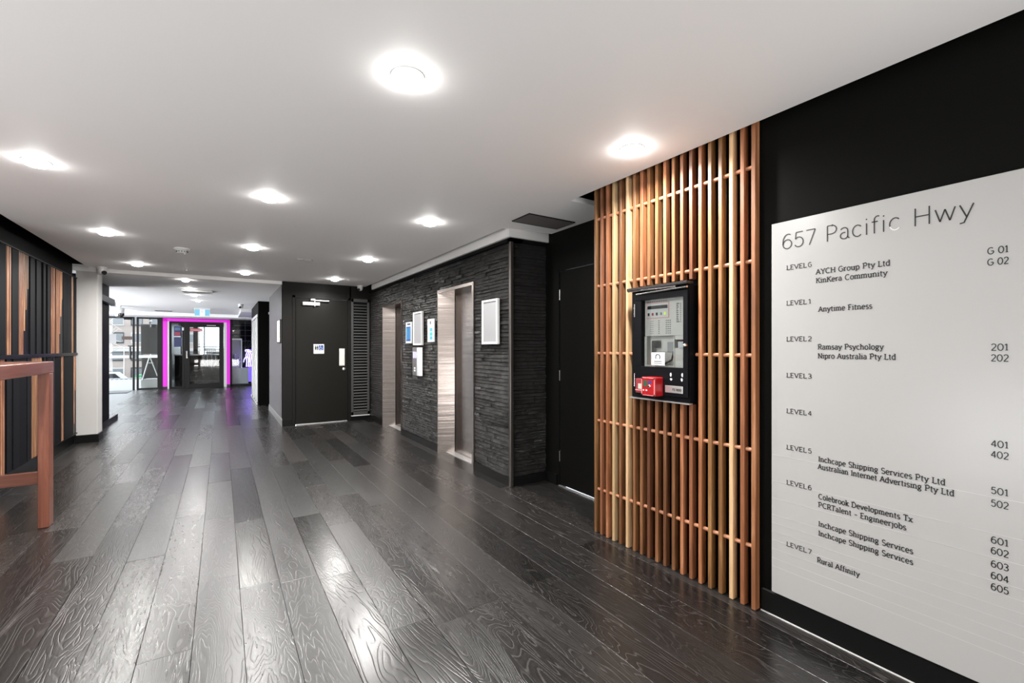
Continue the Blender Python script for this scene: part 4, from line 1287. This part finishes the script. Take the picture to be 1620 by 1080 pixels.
# shop behind the doors
struct('floor_shop', BX(-1.6, 1.6, 18.0, 26.5, -.12, -.001), nm('dark_shop_floor', (.012, .012, .013), .25))
struct('ceiling_shop', BX(-1.6, 1.6, 18.15, 26.5, 2.7, 2.8), M['dark_brown_wall'])
struct('wall_shop_left', BX(-1.7, -1.6, 18.15, 26.5, 0, 2.8), M['dark_brown_wall'])
struct('wall_shop_right', BX(1.6, 1.7, 18.15, 26.5, 0, 2.8), M['dark_brown_wall'])
struct('wall_shop_divider', BX(.20, .255, 18.15, 26.37, 0, 2.7), M['dark_brown_wall'])
struct('wall_shop_rear', BX(.255, 1.6, 20.2, 20.3, 0, 2.7), M['dark_brown_wall'])
wsb = MB()
wsb.box(-1.6, 1.6, 26.4, 26.5, 0, .55); wsb.box(-1.6, 1.6, 26.4, 26.5, 2.35, 2.8); wsb.box(.9, 1.6, 26.4, 26.5, .55, 2.35)
wsb.box(-1.08, -.98, 26.4, 26.5, .55, 2.35)
struct('wall_shop_back', wsb, M['dark_brown_wall'])
wb = frame_rect(MB(), -1.6, -1.08, .55, 2.35, .04, 26.38, 26.42).build('window_2', M['darkframe'], kind='structure')
wb2 = frame_rect(MB(), -.98, .9, .55, 2.35, .04, 26.38, 26.42)
wb2.box(-.98, .9, 26.38, 26.42, 1.33, 1.37); wb2.box(-.98, .9, 26.38, 26.42, 1.46, 1.48); wb2.box(-.7, -.66, 26.38, 26.42, .55, 2.35)
wb2 = wb2.build('window_3', M['darkframe'], kind='structure')
BX(-.94, .86, 26.41, 26.415, .6, 2.3).build('pane', M['glass'], wb2)
BX(-1.56, -1.12, 26.41, 26.415, .6, 2.3).build('pane', M['glass'], wb)
# bead strings
bc = thing('hanging_bead_strands', 'dark bead strands hanging inside the shop behind the right door leaf', 'hanging decoration', (-.4, 19.5, 2.69))
for k in range(7):
    xx = -.52 + k * .055
    st = MB()
    for i in range(26):
        st.bbox(xx - .012, xx + .012, 19.49, 19.51, 1.05 + i * .062, 1.095 + i * .062, b=.005)
    st.tube([(xx, 19.5, 1.05), (xx, 19.5, 2.69)], .003, 5)
    st.build('strand', M['black_plastic'], bc)
cnt = thing('shop_counter', 'black shop counter behind the double glass doors', 'counter', (-.5, 22, 0))
BB(-1.5, .17, 21.6, 22.3, 0, 1.0).build('body', M['black_satin'], cnt)
BB(-1.52, .19, 21.55, 22.35, 1.0, 1.04).build('counter_top', M['alu'], cnt)
bs = thing('wicker_basket', 'grey woven basket hanging in the shop below the bead strands', 'basket', (-.35, 19.6, .6))
MB().lathe([(.13, 0), (.2, .12), (.22, .3), (.2, .42)], (-.35, 19.75, .62), 'z', 16).build('bowl', nm('grey_wicker', (.16, .15, .15), .7), bs)
for k in range(10):
    a = k * PI / 5
    MB().tube([(-.35 + .135 * math.cos(a), 19.75 + .135 * math.sin(a), .62), (-.35 + .21 * math.cos(a), 19.75 + .21 * math.sin(a), .74), (-.35 + .225 * math.cos(a), 19.75 + .225 * math.sin(a), .92), (-.35 + .205 * math.cos(a), 19.75 + .205 * math.sin(a), 1.04)], .012, 6).build('rib', M['alu'], bs)

# right shop window
wd4 = MB()
wd4.bbox(.258, .31, YB - .02, YB + .04, 0, 2.25); wd4.bbox(.258, 1.55, YB - .02, YB + .04, 0, .075); wd4.bbox(.258, 1.55, YB - .02, YB + .04, 2.2, 2.25)
wd4 = wd4.build('window_4', M['darkframe'], kind='structure')
BX(.31, 1.55, YB + .01, YB + .02, .075, 2.2).build('pane', M['glass'], wd4)
gr = thing('metal_shelf_grid', 'dark metal pipe grid inside the right shop window', 'shelf frame', (1.0, 19.5, 0))
for xx in (.75, .95, 1.15):
    MB().tube([(xx, 19.6, 0), (xx, 19.6, 2.5)], .012, 6).build('upright', M['grey_plastic'], gr)
for zz in (1.55, 1.75, 1.95, 2.12):
    MB().tube([(.4, 19.6, zz), (1.5, 19.6, zz)], .010, 6).build('rail', M['grey_plastic'], gr)
cbn = thing('display_cabinet', 'pale grey display cabinet in the right shop window', 'cabinet', (.55, 18.6, 0))
BB(.28, .80, 18.35, 18.85, .02, .60, b=.01).build('body', M['frosted'], cbn)
BX(.34, .35, 18.345, 18.35, .05, .57).build('door_gap', M['grey_plastic'], cbn)
vt = thing('glass_vitrine', 'tall glass case with pale flowers standing in the right shop window', 'display case', (.44, 18.6, .6))
f_ = MB()
for (a, b) in ((.28, 18.4), (.6, 18.4), (.28, 18.75), (.6, 18.75)):
    f_.box(a - .012, a + .012, b - .012, b + .012, .60, 1.60)
f_.box(.27, .61, 18.39, 18.76, 1.58, 1.62)
f_.build('frame', M['alu'], vt)
BX(.27, .61, 18.76, 18.765, .6, 1.6).build('back_panel', M['grey_card'], vt)
for k in range(14):
    xx, zz = .33 + random.random() * .22, .70 + random.random() * .38
    MB().lathe([(0, -.035), (.03, -.02), (.042, 0), (.03, .02), (0, .03)], (xx, 18.5 + random.random() * .15, zz), 'z', 7, False).build('flower', M['paper'], vt)
pl = thing('potted_grass', 'thin curving plant leaves rising behind the glass case in the shop window', 'plant', (.65, 18.9, .6))
for k in range(9):
    a = -1.1 + k * .27
    MB().tube([(.65, 18.95, .6), (.65 + .12 * math.sin(a), 18.95, 1.15), (.65 + .40 * math.sin(a), 18.95, 1.5 + .1 * math.cos(a)), (.65 + .62 * math.sin(a), 18.95, 1.48)], [.008, .008, .005, .002], 5).build('leaf', nm('leaf_grey_green', (.12, .16, .1), .5) if k == 0 else bpy.data.materials['leaf_grey_green'], pl)
BB(.60, .70, 18.9, 19.0, 0, .6).build('pot', M['grey_plastic'], pl)
nd = thing('violet_neon_light', 'glowing violet neon shape in the right shop window', 'neon light', (.82, 18.5, .6))
for k in range(5):
    xx = .74 + k * .055
    MB().tube([(xx, 18.42, .64 + .0 * k), (xx + .012, 18.42, .8), (xx - .01, 18.42, 1.05), (xx + .02, 18.42, 1.15)], .014, 6).build('tube', M['purple_neon'], nd)
for k in range(4):
    a0 = k * .9
    MB().tube([(.74 + .05 * k + .035 * math.cos(a0 + q), 18.40, 1.20 + .035 * math.sin(a0 + q)) for q in [j * .55 for j in range(9)]], .010, 6).build('tube', M['purple_neon'], nd)
MB().tube([(.66 + .09 * (1 + math.cos(q)), 18.41, .80 + .18 * math.sin(q)) for q in [j * PI / 8 for j in range(9)]], .012, 6).build('tube', M['purple_neon'], nd)
BX(.82, 1.05, 18.90, 18.91, .08, 1.25).build('back_panel', M['violet_screen'], nd)

# ================================================================ STREET OUTSIDE
struct('floor_terrace', BX(-12, -1.72, 18.12, 25.5, -.12, -.002), nm('pale_paving', (.085, .088, .09), .5))
struct('floor_street', BX(-60, 20, 25.5, 90, -2.6, -2.45), nm('asphalt', (.07, .07, .075), .8))
gd = thing('floor_grate', 'dark slotted drainage grate across the terrace outside the glass entrance', 'grate', (-3.4, 24.6, 0))
for k in range(18):
    BX(-5.3 + k * .15, -5.22 + k * .15, 24.4, 24.75, 0, .02).build('slot', M['black_plastic'], gd)
rlg = thing('terrace_railing', 'white railing with thin posts along the terrace outside', 'railing', (-4.5, 25.3, 0))
MB().tube([(-7, 25.3, 1.32), (-2, 25.3, 1.32)], .02, 6).build('top_rail', M['white_plastic'], rlg)
for xx in (-6.1, -5.2, -4.35, -3.5, -2.6):
    MB().tube([(xx, 25.3, 0), (xx, 25.3, 1.32)], .014, 6).build('post', M['white_plastic'], rlg)
# facade
def facade(label, x0, x1, Y, z0, z1, wall, nx, nz):
    t_ = thing('street_building', label, 'building', ((x0 + x1) / 2, Y, z0))
    BX(x0, x1, Y, Y + 4, z0, z1).build('wall', wall, t_)
    BX(x0 - .2, x1 + .2, Y - .5, Y, z0 + 3.4, z0 + 3.7).build('awning', M['facade_trim'], t_)
    px, pz = (x1 - x0) / nx, (z1 - z0 - .4) / nz
    for i in range(nx):
        for j in range(nz):
            a, b = x0 + (i + .18) * px, z0 + .5 + (j + .15) * pz
            wf = BX(a, a + px * .64, Y - .08, Y, b, b + pz * .62).build('window', M['darkframe'] if (i + j) % 3 else M['facade_trim'], t_)
            BX(a + .1, a + px * .64 - .06, Y - .1, Y - .08, b + .12, b + pz * .62 - .12).build('pane', M['facade_pane'], wf)
cream = nm('cream_render', (.22, .185, .165), .8)
brick = nm('pale_brick', (.17, .14, .125), .8)
facade('cream street building seen through the left glass door', -19, -9.6, 58, -2.45, 12, cream, 6, 7)
facade('pale brick street building seen through the glass nearer the fixed pane', -9.2, -2, 58, -2.45, 10, brick, 5, 7)
facade('grey white street building at the far left edge of the glass door', -34, -19.4, 62, -2.45, 9, nm('grey_render', (.2, .2, .21), .8), 7, 7)
facade('brick street building seen through the shop rear windows', -1.4, 12, 60, -2.45, .9, nm('pinkish_render', (.25, .22, .22), .8), 4, 3)
# car
ca = thing('parked_car', 'small white car parked in the street beyond the terrace', 'car', (-8.0, 50, -2.45))
MB().prism([(-9.9, -1.95), (-9.8, -1.55), (-9.3, -1.35), (-8.7, -.75), (-7.3, -.75), (-6.7, -1.35), (-6.1, -1.5), (-6.0, -1.95), (-6.1, -2.2), (-9.8, -2.2)], 'y', 49.2, 50.8).build('body', nm('car_white', (.26, .26, .27), .3), ca)
MB().prism([(-9.1, -1.33), (-8.62, -.83), (-8.05, -.83), (-8.05, -1.33)], 'y', 49.17, 49.2).build('side_window', M['black_gloss'], ca)
MB().prism([(-7.95, -1.33), (-7.95, -.83), (-7.38, -.83), (-6.9, -1.33)], 'y', 49.17, 49.2).build('side_window', M['black_gloss'], ca)
for xx in (-9.1, -6.9):
    for yy in (49.15, 50.6):
        MB().lathe([(.33, 0), (.33, .2)], (xx, yy, -2.12), 'y', 16).build('wheel', M['black_plastic'], ca)
gb_ = thing('green_skip', 'dark green open-topped bin in the street right of the white car', 'bin', (-5.4, 45, -2.45))
MB().prism([(-6.3, -1.35), (-6.0, -2.2), (-4.4, -2.2), (-4.1, -.9), (-5.4, -.75)], 'y', 44.4, 45.6).build('body', nm('bin_green', (.02, .13, .05), .5), gb_)
for xx in (-5.9, -4.5):
    MB().lathe([(.14, 0), (.14, .1)], (xx, 44.3, -2.31), 'y', 12).build('wheel', M['black_plastic'], gb_)
# street tree
tr = thing('street_tree', 'pale bare-branched street tree outside the left glass door', 'tree', (-6.9, 34, -2.45))
bark = nm('pale_bark', (.24, .23, .21), .8)
MB().tube([(-6.9, 34, -2.45), (-6.8, 34, 0), (-6.9, 34, 2.2), (-6.7, 34, 5)], [.16, .13, .1, .05], 8).build('trunk', bark, tr)
rr = random.Random(5)
for k in range(60):
    z0 = rr.uniform(.2, 4)
    a = rr.choice([-1, 1]) * rr.uniform(.6, 2.3)
    MB().tube([(-6.85, 34, z0), (-6.85 + a * .5, 34 + rr.uniform(-.5, .5), z0 + rr.uniform(.1, .7)), (-6.85 + a, 34 + rr.uniform(-.8, .8), z0 + rr.uniform(-.3, 1.4))], [.04, .03, .012], 5).build('branch', bark, tr)
# boards and trestle behind the fixed pane
bd = thing('leaning_board', 'dark brown board standing outside behind the fixed glass pane', 'board', (-1.9, 18.6, 0))
BB(-2.16, -1.74, 18.6, 18.64, 1.10, 2.06).build('upper_panel', nm('dark_board', (.05, .042, .038), .5), bd)
BB(-2.14, -1.74, 18.6, 18.64, .32, 1.05).build('lower_panel', bpy.data.materials['dark_board'], bd)
BB(-2.16, -1.74, 18.60, 18.64, .0, .30).build('foot', M['offwhite'], bd)
ez = thing('trestle', 'grey A-shaped trestle leaning outside behind the fixed glass pane', 'trestle', (-1.95, 18.4, 0))
for a, b in (((-2.10, 18.4, .27), (-1.93, 18.4, .98)), ((-1.72, 18.4, .40), (-1.90, 18.4, .98))):
    MB().tube([a, b], .017, 8).build('leg', M['alu'], ez)
MB().tube([(-1.98, 18.4, .82), (-1.82, 18.4, .82)], .012, 8).build('crossbar', M['alu'], ez)
